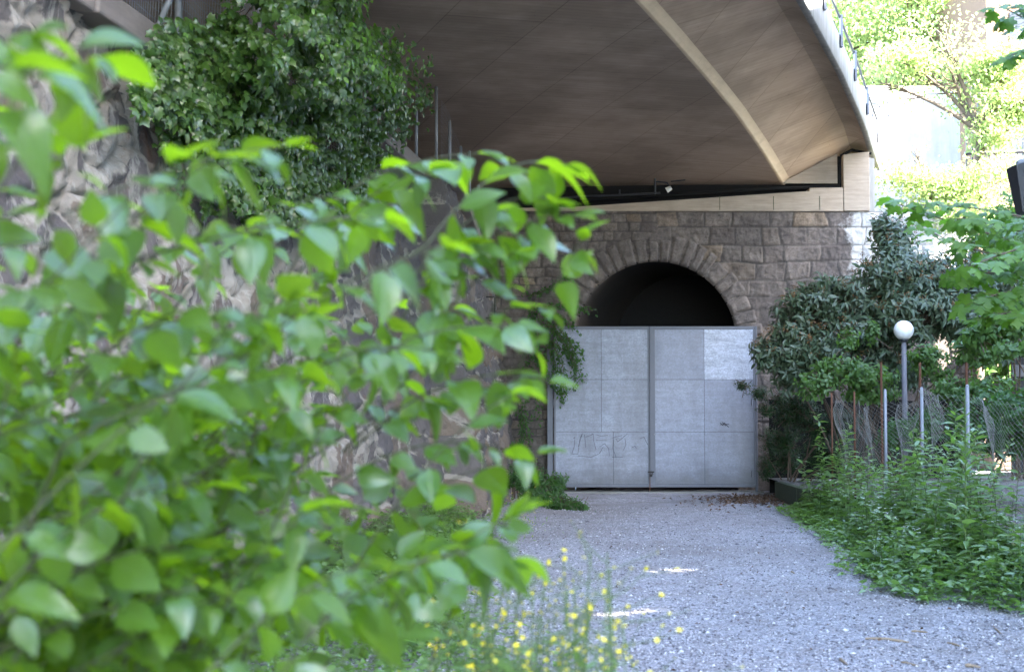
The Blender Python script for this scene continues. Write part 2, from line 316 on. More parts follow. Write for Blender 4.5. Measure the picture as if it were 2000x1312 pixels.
class Leaves:
    def __init__(s): s.p = []; s.a = []; s.n = []; s.s = []
    def add(s, p, a, n, sc): s.p.append(p); s.a.append(a); s.n.append(n); s.s.append(sc)
    def many(s, p, a, n, sc):
        s.p += list(p); s.a += list(a); s.n += list(n); s.s += list(np.broadcast_to(sc, (len(p),)))
    def build(s, name, tpls, mat, parent=None, veins=False):
        if not s.p: return None
        p = np.array(s.p, float); a = nrm(np.array(s.a, float)); n = np.array(s.n, float); sc = np.array(s.s, float)
        n = nrm(n-(n*a).sum(1, keepdims=True)*a+1e-6); wv = np.cross(n, a); which = R.integers(0, len(tpls), len(p)); VV = []; FF = []; RR = []; UU_ = []; off = 0
        for k, (tv, tf) in enumerate(tpls):
            i = np.where(which == k)[0]
            if not len(i): continue
            tvv = tv[None]*sc[i][:, None, None]
            tvv = tvv*np.stack([np.ones(len(i)), R.uniform(.85, 1.15, len(i)), R.uniform(.5, 1.5, len(i))], 1)[:, None]
            V = p[i][:, None]+tvv[..., :1]*a[i][:, None]+tvv[..., 1:2]*wv[i][:, None]+tvv[..., 2:3]*n[i][:, None]
            F = tf[None]+(np.arange(len(i))*len(tv))[:, None, None]+off; off += V.shape[0]*V.shape[1]
            VV.append(V.reshape(-1, 3)); FF.append(F.reshape(-1, 3)); RR.append(np.repeat(R.random(len(i)), len(tv))); UU_.append(np.tile(tv[:, :2], (len(i), 1)))
        me = mesh_np(name, np.concatenate(VV), np.concatenate(FF), True, {'rnd': np.concatenate(RR), **({'lu': np.concatenate(UU_)[:, 0], 'lv': np.concatenate(UU_)[:, 1]} if veins else {})})
        return link(name, me, mat, parent)
def bez(a, b, c, n):
    t = np.linspace(0, 1, n)[:, None]; a, b, c = map(np.asarray, (a, b, c)); return (1-t)**2*a+2*t*(1-t)*b+t*t*c
def rvec(n=None, s=1.0): return R.normal(0, s, (n, 3) if n else 3)
UP = np.array([0, 0, 1.0])

# ================================================================== THE SETTING
# ground sheet with the gravel track
gx = np.concatenate([np.linspace(-150, -7, 16)[:-1], np.linspace(-7, 14, 170), np.linspace(14, 150, 16)[1:]]); gy = np.concatenate([np.linspace(-150, -2, 14)[:-1], np.linspace(-2, 32, 240), np.linspace(32, 300, 20)[1:]])
X, Y = np.meshgrid(gx, gy); Z = (fbm(X*.5, Y*.5, 3)-.5)*.09+(fbm(X*2.2, Y*2.2, 8)-.5)*.035
Z = Z*sstep(30, 12, np.abs(X))-.03
def grid_faces(ny, nx):
    i = np.arange(ny-1)[:, None]*nx+np.arange(nx-1)[None]; i = i.ravel(); return np.stack([i, i+1, i+nx+1, i+nx], 1)
def gz(x, y): return (fbm(np.asarray(x)*.5, np.asarray(y)*.5, 3)-.5)*.09+(fbm(np.asarray(x)*2.2, np.asarray(y)*2.2, 8)-.5)*.035-.03
g = link('ground', mesh_np('ground', np.stack([X, Y, Z], -1).reshape(-1, 3), grid_faces(len(gy), len(gx)), True), M['gravel']); tag(g, kind='structure')
# raised gravel strip to the right, held by the edging
CX = 4.66
rx = np.linspace(CX+.08, 30, 90); ry = np.linspace(-6, 27.4, 120); X, Y = np.meshgrid(rx, ry)
Z = .27+(fbm(X*.8, Y*.8, 21)-.5)*.1+sstep(8, 18, X)*1.6
g = link('raised_ground', mesh_np('raised_ground', np.stack([X, Y, Z], -1).reshape(-1, 3), grid_faces(120, 90), True), M['soilgravel']); tag(g, kind='structure')

# ------------------------------------------------------------------ left rubble wall
def wx(Y):                              # plan line of the wall face at z = 4.6
    Y = np.asarray(Y, float)
    return np.where(Y < 20.75, -4.1+.129*Y, np.where(Y < 20.9, -1.42+(Y-20.75)/.15*.5, -.92+(Y-20.9)/6.9*.53))
def wtop(Y):
    Y = np.asarray(Y, float)
    return np.where(Y < 17.6, 4.17, np.where(Y < 17.8, 4.17+(Y-17.6)/.2*.8, np.where(Y < 21.3, 4.97, 4.97-(Y-21.3)/6.5*1.15)))
WB = .12
sy = np.concatenate([np.arange(3, 7, .08), np.arange(7, 28.2, .032)]); sz = np.linspace(0, 1, 150)
YY, TT = np.meshgrid(sy, sz, indexing='ij'); ZT = wtop(YY); ZZ = -.25+TT*(ZT+.25)
def voro(u, v, seed, cell=(.62, .42), jit=.9):
    us = u/cell[0]; vs = v/cell[1]; iu = np.floor(us).astype(int); iv = np.floor(vs).astype(int)
    t = np.random.default_rng(seed).random((4, 256, 256)); f1 = np.full(u.shape, 9.); f2 = f1.copy(); cid = np.zeros(u.shape); tx = f1*0; ty = f1*0
    for du in (-2, -1, 0, 1, 2):
        for dv in (-2, -1, 0, 1, 2):
            a = iu+du; b = iv+dv; jx = a+.5+(t[0][a % 256, b % 256]-.5)*jit+(b % 2)*.5; jy = b+.5+(t[1][a % 256, b % 256]-.5)*jit
            d = np.hypot(us-jx, (vs-jy)); m = d < f1
            f2 = np.where(m, f1, np.minimum(f2, d)); cid = np.where(m, t[2][a % 256, b % 256], cid)
            tx = np.where(m, us-jx, tx); ty = np.where(m, vs-jy, ty); f1 = np.where(m, d, f1)
    return f1, f2-f1, cid, tx, ty
wu = YY+(fbm(YY*1.7, ZZ*1.7, 31)-.5)*.5; wv_ = ZZ+(fbm(YY*1.7, ZZ*1.7, 41)-.5)*.4
f1, ed, cid, tx, ty = voro(wu, wv_, 5)
sid = np.modf(cid*37.7)[0]; sid2 = np.modf(cid*91.3)[0]
face = sstep(.0, .16, ed); rough = (fbm(YY*5, ZZ*5, 51, 5)-.5)
disp = face*(.03+.055*cid)+face*(tx*(sid-.5)+ty*(sid2-.5))*.12+rough*.09+(fbm(YY*.6, ZZ*.6, 61)-.5)*.16+(fbm(YY*16, ZZ*16, 71, 3)-.5)*.03*face
_, e2, c2, tx2, ty2 = voro(wu*1.3+(fbm(YY*4, ZZ*4, 33)-.5)*.2, wv_*1.3, 9, (.26, .2))
m2 = np.modf(c2*37.7)[0]-.5; m3 = np.modf(c2*91.3)[0]-.5; disp = disp+face*(tx2*m2+ty2*m3)*.075+face*(c2-.5)*.02
disp = disp*sstep(28.1, 27.5, YY)
XX = wx(YY)+(4.6-ZZ)*WB+disp-.08
lime = sstep(20, 13, YY)*sstep(.2, 1.2, ZZ)
wall = empty('rubble_wall', (-2.5, 14, 0), 'tall leaning rubble stone wall with white lime and rust streaks, left of the gravel track', 'stone wall')
link('wall_face', mesh_np('wall_face', np.stack([XX, YY, ZZ], -1).reshape(-1, 3), grid_faces(len(sy), len(sz))[:, ::-1].copy(), False,
     {'cell': cid, 'edge': np.clip(ed*2.2, 0, 1), 'hgt': TT, 'lime': lime}), M['rubble'], wall)
b = MB()                                # solid body behind the face
for y0, y1 in [(3, 17.7), (17.7, 20.8)]:
    zt = float(wtop(y1-.2))-.03; b.add([(wx(y0)-.15, y0, 0), (wx(y1)-.15, y1, 0), (-7, y1, 0), (-7, y0, 0), (wx(y0)-.15, y0, zt), (wx(y1)-.15, y1, zt), (-7, y1, zt), (-7, y0, zt)],
          [(0, 3, 2, 1), (4, 5, 6, 7), (0, 1, 5, 4), (1, 2, 6, 5), (2, 3, 7, 6), (3, 0, 4, 7)])
y0, y1 = 20.95, 28; b.add([(wx(y0)-.15, y0, 0), (wx(y1)-.15, y1, 0), (-7, y1, 0), (-7, y0, 0), (wx(y0)-.15, y0, 4.9), (wx(y1)-.15, y1, 3.75), (-7, y1, 3.75), (-7, y0, 4.9)],
      [(0, 3, 2, 1), (4, 5, 6, 7), (0, 1, 5, 4), (1, 2, 6, 5), (2, 3, 7, 6), (3, 0, 4, 7)])
b.build('wall_body', M['moss'], wall)
def coping(y0, y1, z0, z1, over=.16, th=.2, back=.5):
    x0, x1 = float(wx(y0)), float(wx(y1)); j = random.uniform(-.012, .012); b = MB()
    V = [(x0+over+j, y0, z0), (x1+over+j, y1, z1), (x1-back, y1, z1), (x0-back, y0, z0)]
    V += [(x, y, z+th) for x, y, z in V]
    b.add(V, [(0, 3, 2, 1), (4, 5, 6, 7), (0, 1, 5, 4), (1, 2, 6, 5), (2, 3, 7, 6), (3, 0, 4, 7)]); b.build('coping_stone', M['coping'], wall, bevel=.018)
y = 3.0
while y < 17.4: L = random.uniform(1.1, 1.7); e = min(y+L, 17.6); coping(y, e-.012, 4.17+random.uniform(-.006, .006), 4.17); y = e
y = 17.75
while y < 20.4: e = min(y+1.0, 20.72); coping(y, e-.012, 4.97, 4.97); y = e
b = MB(); b.box((-1.5, 20.72, 4.97), (-.72, 21.32, 5.2)); b.build('coping_stone', M['coping'], wall, bevel=.03)
y = 21.34
while y < 27.6: e = min(y+1.3, 28); coping(y, e-.012, float(wtop(y)), float(wtop(e)), .12, .18); y = e
for yy, zz in ((24.2, 3.15), (24.2, 2.75)):                # iron rungs let into the wall
    x = float(wx(yy))+(4.6-zz)*WB+.05; b = MB(); b.tube([(x, yy, zz+.32), (x+.14, yy, zz+.32), (x+.15, yy, zz+.3), (x+.15, yy, zz-.02), (x+.14, yy, zz-.04), (x, yy, zz-.04)], .012)
    b.build('iron_rung', M['iron'], wall)
# upper terrace
b = MB(); b.add([(-40, -30, 4.2), (-4.3, -30, 4.2), (-4.3, 3, 4.2), (-2.2, 17.6, 4.2), (-40, 17.6, 4.2)], [(0, 1, 2, 3, 4)])
b.add([(-40, 17.6, 4.2), (-2.2, 17.6, 4.2), (-2.2, 17.6, 4.95), (-1.8, 21, 4.95), (-1.4, 29, 4.4), (-40, 29, 4.4), (-40, 17.6, 4.95)], [(2, 3, 4, 5, 6), (0, 1, 2, 6)])
tag(b.build('upper_ground', M['soil']), kind='structure')
b = MB(); b.box((-9, 5, 4.15), (-8.6, 33, 7.6)); tag(b.build('terrace_wall', M['brownwall']), 'brown plastered wall behind the wire fence and ivy up on the terrace', 'wall')

# ------------------------------------------------------------------ wire fence on the wall
def ftop(Y): return wtop(Y)+.2+np.where(np.asarray(Y) < 17.7, 1.55, np.where(np.asarray(Y) < 20.7, 1.3, .98))
def wire_strip(name, ya, yb, zlo, zhi, parent, off=-.12, dy=.055, dz=.06, r=.0022):
    ys = np.arange(ya, yb, dy); zs = np.linspace(0, 1, int(round(1.25/dz))); V = []; F = []
    def seg(p, q):
        n = len(V); d = np.array([0, 1, 0]) if abs(q[2]-p[2]) > abs(q[1]-p[1]) else UP
        for e in (p, q): V.extend([e+np.array([r, 0, 0])-d*r*.6, e-np.array([r, 0, 0])-d*r*.6, e+d*r])
        for k in range(3): F.append((n+k, n+(k+1) % 3, n+3+(k+1) % 3, n+3+k))
    pt = lambda y, t: np.array([float(wx(y))+off+.02*math.sin(y*5)+.03*(vnoise(np.array(y*1.5), np.array(t*3), 2)-.5), y, float(zlo(y)+(zhi(y)-zlo(y))*t)])
    for y in ys:
        q = [pt(y, t) for t in (0, .33, .66, 1)]
        for i in range(3): seg(q[i], q[i+1])
    y2 = np.arange(ya, yb, .35)
    for t in zs:
        q = [pt(y, t) for y in y2]
        for i in range(len(q)-1): seg(q[i], q[i+1])
    return link(name, mesh_np(name, np.array(V), np.array(F)), M['wire'], parent)
def post(mb_parent, x, y, z0, z1, lean=0, r=.024, name='post'):
    b = MB(); b.tube([(x, y, z0), (x+lean, y, z1), ], r, 10); b.sphere((x+lean, y, z1), r*1.02, 10, 6); return b.build(name, M['galv'], mb_parent, True)
fA = empty('wire_fence', (-3, 11, 4.37), 'galvanised wire mesh fence on the low wall coping at upper left, partly swallowed by ivy', 'fence')
wire_strip('wire_mesh', 6.5, 17.6, lambda y: wtop(y)+.22, ftop, fA)
for y in (8.0, 9.6, 13.6, 15.6): post(fA, float(wx(y))-.1, y, 4.3, 6.0)
post(fA, float(wx(11.35))-.06, 11.35, 4.3, 6.0, .0, .03); post(fA, float(wx(11.2))-.22, 11.0, 4.3, 5.3, .42, .026, 'brace')
fB = empty('wire_fence', (-1.5, 20, 5.17), 'wire mesh fence with bare steel posts stepping down along the higher coping under the bridge', 'fence')
wire_strip('wire_mesh', 17.8, 20.7, lambda y: wtop(y)+.22, ftop, fB, r=.0015); wire_strip('wire_mesh', 21.0, 27.4, lambda y: wtop(y)+.2, ftop, fB, dy=.09, dz=.09, r=.001)
for px, yb in ((697, 17.2), (765, 19.2), (813, 20.45), (852, 20.95), (878, 21.2), (900, 22.1), (917, 23.3), (935, 25.0), (950, 26.6)):
    x = P(px, 300, yb)[0]; z1 = {697: P(697, 14, 17.2)[2], 765: P(765, 130, 19.2)[2], 813: P(813, 172, 20.45)[2], 852: P(852, 172, 20.95)[2], 878: P(878, 238, 21.2)[2], 900: P(900, 288, 22.1)[2]}.get(px, float(ftop(yb)))
    post(fB, x, yb, float(wtop(yb))+.1, float(z1))

# ------------------------------------------------------------------ tunnel front (coursed masonry)
YM = 27.6; ACX = P(1282, 666, YM)[0]; ACZ = P(1282, 666, YM)[2]; AR = 157.6/FPX*YM; MT = P(1500, 413, YM)[2]
front = empty('tunnel_front', (ACX, YM, 0), 'brown coursed stone tunnel front with a round arch behind the metal gate', 'stone wall')
ux = np.arange(-1.2, 8.9, .022); uz = np.arange(-.2, MT+.001, .022); U, W = np.meshgrid(ux, uz, indexing='ij')
UW = U+(fbm(U*2, W*2, 81)-.5)*.2; WW = W+(fbm(U*1.2, W*1.2, 91)-.5)*.16*sstep(5.4, 4.2, W)
def courses(hmin, hmax, wmin, wmax):
    rows = [-.3]
    while rows[-1] < MT+.6: rows.append(rows[-1]+random.uniform(hmin, hmax))
    rows = np.array(rows); ri = np.clip(np.searchsorted(rows, WW)-1, 0, len(rows)-2); dv = np.minimum(WW-rows[ri], rows[ri+1]-WW); du = np.full(U.shape, 9.); cell = np.zeros(U.shape)
    for k in range(len(rows)-1):
        j = [-2.]
        while j[-1] < 10: j.append(j[-1]+random.uniform(wmin, wmax))
        j = np.array(j); m = ri == k; q = np.searchsorted(j, UW[m])-1; du[m] = np.minimum(UW[m]-j[q], j[np.minimum(q+1, len(j)-1)]-UW[m]); cell[m] = np.modf((q*.618+k*.377)*7.13)[0]
    return du, dv, cell
c1_, c2_ = courses(.27, .36, .35, .8), courses(.15, .25, .2, .42); lm = U+(fbm(U*1.5, W*1.5, 87)-.5)*1.2 < 2.55
du, dv, cell = [np.where(lm, y_, x_) for x_, y_ in zip(c1_, c2_)]
ed = np.minimum(du, dv); rk = np.modf(cell*53.1)[0]
fc = sstep(.0, .03, ed); dd = fc*(.01+.022*rk)+(fbm(U*7, W*7, 101, 5)-.5)*.05*fc+(fbm(U*22, W*22, 111, 3)-.5)*.025*fc
lim = sstep(5.9, 6.9, U)*sstep(2.8, 4.2, W)
rr = np.hypot(U-ACX, W-ACZ); hole = (rr < AR+.03) | ((np.abs(U-ACX) < AR+.03) & (W < ACZ))
FQ = grid_faces(len(ux), len(uz)); keep = ~(hole.ravel()[FQ].all(1)); FQ = FQ[keep][:, ::-1].copy()
link('masonry', mesh_np('masonry', np.stack([U, YM-dd, W], -1).reshape(-1, 3), FQ[:, ::-1].copy(), False, {'cell': cell, 'edge': np.clip(ed/.06, 0, 1), 'lime': lim}), M['coursed'], front)
VV = []; FF = []; CC = []; EE = []; off = 0; a = -.12
while a < math.pi+.1:                    # arch stones, each its own displaced block in the ring
    da = random.uniform(.115, .175); ro = AR+random.uniform(.40, .54); th = random.uniform(.06, .085); n1, n2 = 12, 14
    aa, rr_ = np.meshgrid(np.linspace(a+.008, a+da-.008, n1), np.linspace(AR-.02, ro, n2), indexing='ij')
    e = np.minimum(np.minimum(aa-a, a+da-aa)*AR*1.1, np.minimum(rr_-AR+.02, ro-rr_)); x = ACX+np.cos(aa)*rr_; z = ACZ+np.sin(aa)*rr_
    y = YM-th*sstep(-.01, .05, e)-(fbm(x*8, z*8, 121, 5)-.5)*.07*sstep(0, .05, e)+.02
    VV.append(np.stack([x, y, z], -1).reshape(-1, 3)); FF.append(grid_faces(n1, n2)+off); CC.append(np.full(n1*n2, random.uniform(.3, .8))); EE.append(np.clip(e/.05+.15, 0, 1).ravel()); off += n1*n2; a += da
VV = np.concatenate(VV); CC = np.concatenate(CC)
link('arch_ring', mesh_np('arch_ring', VV, np.concatenate(FF), False, {'cell': CC, 'edge': np.concatenate(EE), 'lime': CC*0}), M['coursed'], front)
TX = .33                                # the bore runs off to the right
tz = np.concatenate([[[1, -ACZ-.1]], [[math.cos(t), math.sin(t)] for t in np.linspace(0, math.pi, 40)], [[-1, -ACZ-.1]]]); V = []
ysb = np.array([-.04, .25, .6, 1.2, 2.5, 6, 14, 26])
for y in ysb:
    for cx_, cz_ in tz: V.append((ACX+cx_*AR+max(y, 0)*TX, YM+y, ACZ+(cz_*AR if cz_ > -.5 else cz_)))
V = np.array(V); link('tunnel_lining', mesh_np('tunnel_lining', V, grid_faces(len(ysb), len(tz)), True, {}), M['lining'], front)  # lining in one very dark colour
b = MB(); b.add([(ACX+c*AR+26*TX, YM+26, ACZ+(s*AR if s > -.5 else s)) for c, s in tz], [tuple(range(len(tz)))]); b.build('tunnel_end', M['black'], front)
# concrete bearing beam above the masonry
def zj(px, py, Y=YM): return float(P(px, py, Y)[2])
bz = [(-2.5, zj(900, 412)), (1.2, zj(1130, 405)), (P(1580, 374, YM)[0], zj(1580, 374)), (P(1581, 368, YM)[0], zj(1580, 368)), (P(1645.4, 368, YM)[0], zj(1640, 367))]
def strip(b, prof, y0, y1, zlo):
    for (xa, za), (xb, zb) in zip(prof[:-1], prof[1:]):
        b.add([(xa, y0, zlo), (xb, y0, zlo), (xb, y1, zlo), (xa, y1, zlo), (xa, y0, za), (xb, y0, zb), (xb, y1, zb), (xa, y1, za)], [(0, 3, 2, 1), (4, 5, 6, 7), (0, 1, 5, 4), (1, 2, 6, 5), (2, 3, 7, 6), (3, 0, 4, 7)])
b = MB(); strip(b, bz, YM-.05, YM+1.6, MT); b.build('bearing_beam', M['bear'], front)
x0 = P(1646, 362, YM)[0]; x1 = P(1697, 362, YM)[0]; zt0 = zj(1640, 303); zt1 = zj(1690, 300)
b = MB(); strip(b, [(x0+.004, zt0), (x1, zt1+.03)], YM-.055, YM+1.6, MT+.003); b.build('wing_block', M['bear'], front, bevel=.01)
b = MB(); strip(b, [(x1+.003, zt1-.05), (x1+.13, zt1-.1)], YM+.06, YM+1.6, MT+.006); b.build('wing_block', M['fascia'], front)
for px in (1405, 1510, 1600):           # board joints as shallow fillets
    b = MB(); x = P(px, 400, YM)[0]; b.box((x-.006, YM-.056, MT+.02), (x+.006, YM-.04, zj(px, 374)-.1)); b.build('joint', M['moss'], front)
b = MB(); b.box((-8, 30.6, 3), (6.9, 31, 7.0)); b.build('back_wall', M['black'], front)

b = MB(); b.box((-3, YM+.32, MT+.1), (P(1660, 300, YM)[0], YM+.5, zj(1640, 300))); b.build('gap_fill', M['black'], front)  # black box added so the lit gap reads as shade
b = MB(); b.tube([P(1641, 366, YM+.14), P(1641, 306, YM+.14)], .03, 8); b.tube([P(1641, 305, YM+.1), P(1664, 293, YM+.1), P(1702, 300, YM+.0)], .028, 8); b.tube([P(1641, 364, YM+.15), P(1500, 369, YM+.2), P(1130, 392, YM+.2)], .035, 8); b.build('gap_fill', M['black'], front)  # black tubes added along the gap for the same shade
# ------------------------------------------------------------------ bridge
BT = .36; E0X = P(1530, 357, 27.8)[0]
tt = np.array([-1.2, 0, .7, 1.5, 2.5, 3.5, 4.5, 5.5, 6.5, 8, 10, 12, 15, 20, 28, 36])
def ip(t, pts): a = np.array(pts); return np.interp(t, a[:, 0], a[:, 1])
zE = lambda t: ip(t, [(-2, 4.2), (0, 4.45), (1, 4.58), (2.2, 4.72), (4.5, 4.91), (6.4, 4.98), (8.6, 5.03), (11, 5.05), (40, 5.05)])+EYE
zB = lambda t: ip(t, [(-2, 4.9), (0, 5.14), (1, 5.38), (3.3, 5.56), (6.1, 5.65), (9, 5.67), (40, 5.67)])+EYE
zS = lambda t: ip(t, [(-2, 4.85), (0, 5.08), (1, 5.26), (2.1, 5.38), (4.75, 5.53), (7, 5.54), (40, 5.54)])+EYE
zF = lambda t: ip(t, [(-2, 5.45), (0, 5.6), (1.5, 5.75), (3, 5.92), (5.3, 6.04), (7, 6.1), (40, 6.12)])+EYE
XB, XS = P(1661, 291, 27.8)[0]-E0X, P(1696, 300, 27.8)[0]-E0X
def bpt(u, t, z): return (E0X+u-BT*t, 27.8-t, z)
bridge = empty('road_bridge', (3, 20, 0), 'brown concrete road bridge arching overhead towards the stone tunnel front', 'bridge')
bang = math.atan(BT)
def bsurf(name, rows, mat, smooth=True):
    V = [p for r in rows for p in r]; ny, nx = len(rows), len(rows[0])
    me = mesh_np(name, np.array(V), grid_faces(ny, nx), smooth); o = link(name, me, mat, bridge)
    o.rotation_euler = (0, 0, bang)     # local y runs along the bridge so board marks follow it
    mi = o.matrix_basis.to_3x3().transposed()
    co = [mi @ (Vector(v)) for v in V]; base = o.matrix_basis.to_3x3(); me.vertices.foreach_set('co', np.array([c[:] for c in co], np.float32).ravel()); me.update(); return o
tf = np.unique(np.concatenate([np.arange(-1.2, 12, .35), np.arange(12, 37, 1.5)]))
us = np.array([-14, -10, -7, -5, -3.5, -2.5, -1.5, -.8, -.3, -.06])
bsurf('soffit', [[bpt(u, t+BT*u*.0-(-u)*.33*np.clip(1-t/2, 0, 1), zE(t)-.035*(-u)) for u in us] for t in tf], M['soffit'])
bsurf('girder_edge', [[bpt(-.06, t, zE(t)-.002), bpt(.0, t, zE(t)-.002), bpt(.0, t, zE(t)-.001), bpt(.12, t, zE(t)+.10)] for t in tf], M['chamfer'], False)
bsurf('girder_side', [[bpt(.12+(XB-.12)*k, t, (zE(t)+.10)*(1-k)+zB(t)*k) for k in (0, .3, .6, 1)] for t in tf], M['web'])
bsurf('deck_overhang', [[bpt(XB, t, zB(t)), bpt(XB+(XS-XB)*.5, t, (zB(t)+zS(t))/2+.04), bpt(XS, t, zS(t)+.02)] for t in tf], M['soffit'])
bsurf('edge_beam', [[bpt(XS, t, zS(t)+.02), bpt(XS, t, zS(t)-.03), bpt(XS+.10, t, zS(t)-.035), bpt(XS+.115, t, zS(t)-.02), bpt(XS+.12, t, zF(t)-.02), bpt(XS+.10, t, zF(t)), bpt(XS-.3, t, zF(t)), bpt(-15, t, zF(t)+.01)] for t in tf], M['fascia'], False)
b = MB(); t = -1.2                      # end diaphragm
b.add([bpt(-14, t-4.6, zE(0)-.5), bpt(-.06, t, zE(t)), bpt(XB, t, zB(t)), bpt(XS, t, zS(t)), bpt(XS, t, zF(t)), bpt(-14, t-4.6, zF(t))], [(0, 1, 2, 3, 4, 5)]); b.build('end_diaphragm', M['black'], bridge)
b = MB(); b.add([bpt(-.05, .02, zE(0)-.01), bpt(XB, .02, zB(0)+.02), bpt(XB, .02, zE(0)-.1), bpt(XB-.26, .02, zB(0)-.11), bpt(XB-.26, .02, zE(0)-.01)], [(0, 4, 3)]); b.build('end_cheek', M['bear'], bridge)
rail = []
for t in np.arange(-.5, 30, 1.9):
    b = MB(); x, y, z = bpt(XS+.14, t, zF(t)); b.box((x-.01, y-.05, z-.22), (x+.025, y+.05, z+.3)); b.build('railing_post', M['gateframe'], bridge)
for dz in (.28,):
    b = MB(); b.tube([bpt(XS+.12, t, zF(t)+dz) for t in tf], .022, 8); b.build('handrail', M['gateframe'], bridge)
# small lamp and cable on the soffit by the abutment
p = P(1308, 369, 26.9); zs_ = P(1308, 352, 26.9)[2]
lampo = empty('floodlight', p, 'small white floodlight on a bracket under the dark bridge soffit', 'lamp')
b = MB(); b.tube([p+(-.06, 0, -.03), p+(.03, -.02, .02)], [.055, .04], 12); b.build('lamp_head', M['white_lamp'], lampo)
b = MB(); b.tube([p+(.02, 0, .0), p+(-.05, 0, .12), p+(-.28, 0, .14)], .012); b.tube([p+(-.28, 0, .2), p+(-.28, 0, -.1)], .02); b.tube([p+(.02, 0, .14), p+(.3, .0, .17)], .012); b.build('bracket', M['dark_metal'], lampo)
cb = MB(); cb.tube([P(x, y, 27.3) for x, y in ((1040, 392), (1130, 384), (1210, 381), (1290, 377))], .018); cb.tube([P(1210, 381, 27.3), P(1210, 370, 27.3)], .015); cb.tube([P(1130, 384, 27.3), P(1130, 372, 27.3)], .015)
tag(cb.build('cable_conduit', M['dark_metal']), 'thin dark conduit running along the joint beneath the bridge soffit', 'pipe')

# ------------------------------------------------------------------ gate
YG = 27.15
def gp(px, py): q = P(px, py, YG); return q[0], q[2]
gate = empty('metal_gate', (gp(1270, 958)[0], YG, 0), 'tall double leaf gate of galvanised sheets with faint graffiti, closing the tunnel', 'gate')
(gx0, gz0), (gx1, gz1) = gp(1069, 951), gp(1478, 637); gxm0, gxm1 = gp(1268, 800)[0], gp(1277, 800)[0]
for a, c in ((gx0, gp(1080, 0)[0]), (gp(1468.5, 0)[0], gx1)):
    b = MB(); b.box((a, YG-.02, .0), (c-.012 if a == gx0 else c, YG+.1, gz1)); b.build('gate_post', M['gateframe'], gate, bevel=.006)
def gate_leaf(xa, xb, cols, sheets, stile):
    fr = MB(); fw = .055
    zA, zB_ = gz0, gz1-.004
    fr.box((xa, YG-.03, zA), (xb, YG+.03, zA+fw)); fr.box((xa, YG-.03, zB_-fw), (xb, YG+.03, zB_))
    fr.box((xa, YG-.03, zA+fw+.001), (xa+(stile if stile > 0 else .035), YG+.03, zB_-fw-.001)); fr.box((xb-.03, YG-.03, zA+fw+.001), (xb, YG+.03, zB_-fw-.001))
    f = fr.build('gate_leaf', M['gateframe'], gate, bevel=.004)
    zs = [zA+fw, P(0, 843, YG)[2], P(0, 741, YG)[2], zB_-fw]; k = 0
    xi = xa+(stile if stile > 0 else .035); xe = xb-.03; V = []; F = []; at = []
    for r in range(3):
        for c in range(2):
            x_0, x_1 = (xi, cols[r]-.003) if c == 0 else (cols[r]+.003, xe); n = len(V); nx_, nz_ = 9, 9; bow = random.uniform(.002, .006)
            for i in range(nx_):
                for j in range(nz_):
                    u_, v_ = i/(nx_-1), j/(nz_-1); V.append((x_0+(x_1-x_0)*u_, YG-.012-bow*math.sin(math.pi*u_)*math.sin(math.pi*v_)-.001*k, zs[r]+.003+(zs[r+1]-zs[r]-.006)*v_)); at.append(sheets[k])
            F += (grid_faces(nx_, nz_)+n).tolist(); k += 1
    me = mesh_np('sheet_panel', np.array(V), np.array(F), True, {'sheet': at}); link('sheet_panel', me, M['gate'], f)
    bk = MB(); bk.box((xi, YG+.004, zs[0]), (xe, YG+.02, zs[3])); bk.build('backing', M['iron'], f)
    return f
c = lambda px: gp(px, 0)[0]
lA = gate_leaf(c(1080.5), gxm0, [c(1195), c(1172), c(1172)], [.25, .3, .25, .3, .3, .38], 0)
lB = gate_leaf(gxm1-.078, c(1467.5), [c(1370), c(1370), c(1370)], [.2, .15, .22, .15, .12, .8], .1)
def ribbon(strokes, wd, parent, dy):
    b = MB()
    for st in strokes:
        q = [P(950+x*.3202, 600+y*.3202, YG) for x, y in st]
        for p0, p1 in zip(q[:-1], q[1:]):
            d = nrm(p1-p0); nn = np.array([d[2], 0, -d[0]])*wd; y = YG-dy
            b.add([(p0[0]+nn[0], y, p0[2]+nn[2]), (p1[0]+nn[0], y, p1[2]+nn[2]), (p1[0]-nn[0], y, p1[2]-nn[2]), (p0[0]-nn[0], y, p0[2]-nn[2])], [(0, 1, 2, 3)])
    return b.build('graffiti', M['graf'], parent)
ribbon([[(530, 800), (540, 790), (535, 850), (520, 895)], [(520, 893), (560, 893)], [(560, 850), (585, 768), (570, 800), (558, 890)], [(598, 775), (605, 855)],
        [(605, 790), (640, 778), (650, 770), (655, 820), (668, 868)], [(668, 775), (700, 785), (740, 780)], [(668, 810), (735, 812)], [(690, 850), (720, 830), (745, 860), (750, 905)],
        [(560, 905), (640, 912), (690, 890), (712, 850)], [(768, 795), (828, 780)], [(775, 795), (770, 860), (790, 912)], [(790, 800), (800, 820), (860, 770)], [(885, 855), (905, 845), (915, 860)],
        [(935, 800), (960, 790), (985, 840)], [(765, 912), (830, 912)], [(845, 800), (850, 840), (835, 870)]], .0035, lA, .026)
ribbon([[(1425, 703), (1440, 720), (1450, 703), (1465, 720), (1478, 730)], [(1425, 715), (1478, 712)], [(1436, 700), (1460, 722)]], .007, lB, .026)
b = MB(); q = P(1271, 921, YG); b.box((q[0]-.06, YG-.07, q[2]-.012), (q[0]+.06, YG-.05, q[2]+.012)); b.tube([q+(0, -.075, .0), q+(.035, -.09, -.03), q+(0.01, -.09, -.075), q+(-.03, -.09, -.03), q+(0, -.075, 0)], .008)
b.box((q[0]-.035, YG-.1, q[2]-.09), (q[0]+.02, YG-.065, q[2]-.04)); b.build('padlock_hasp', M['iron'], gate)
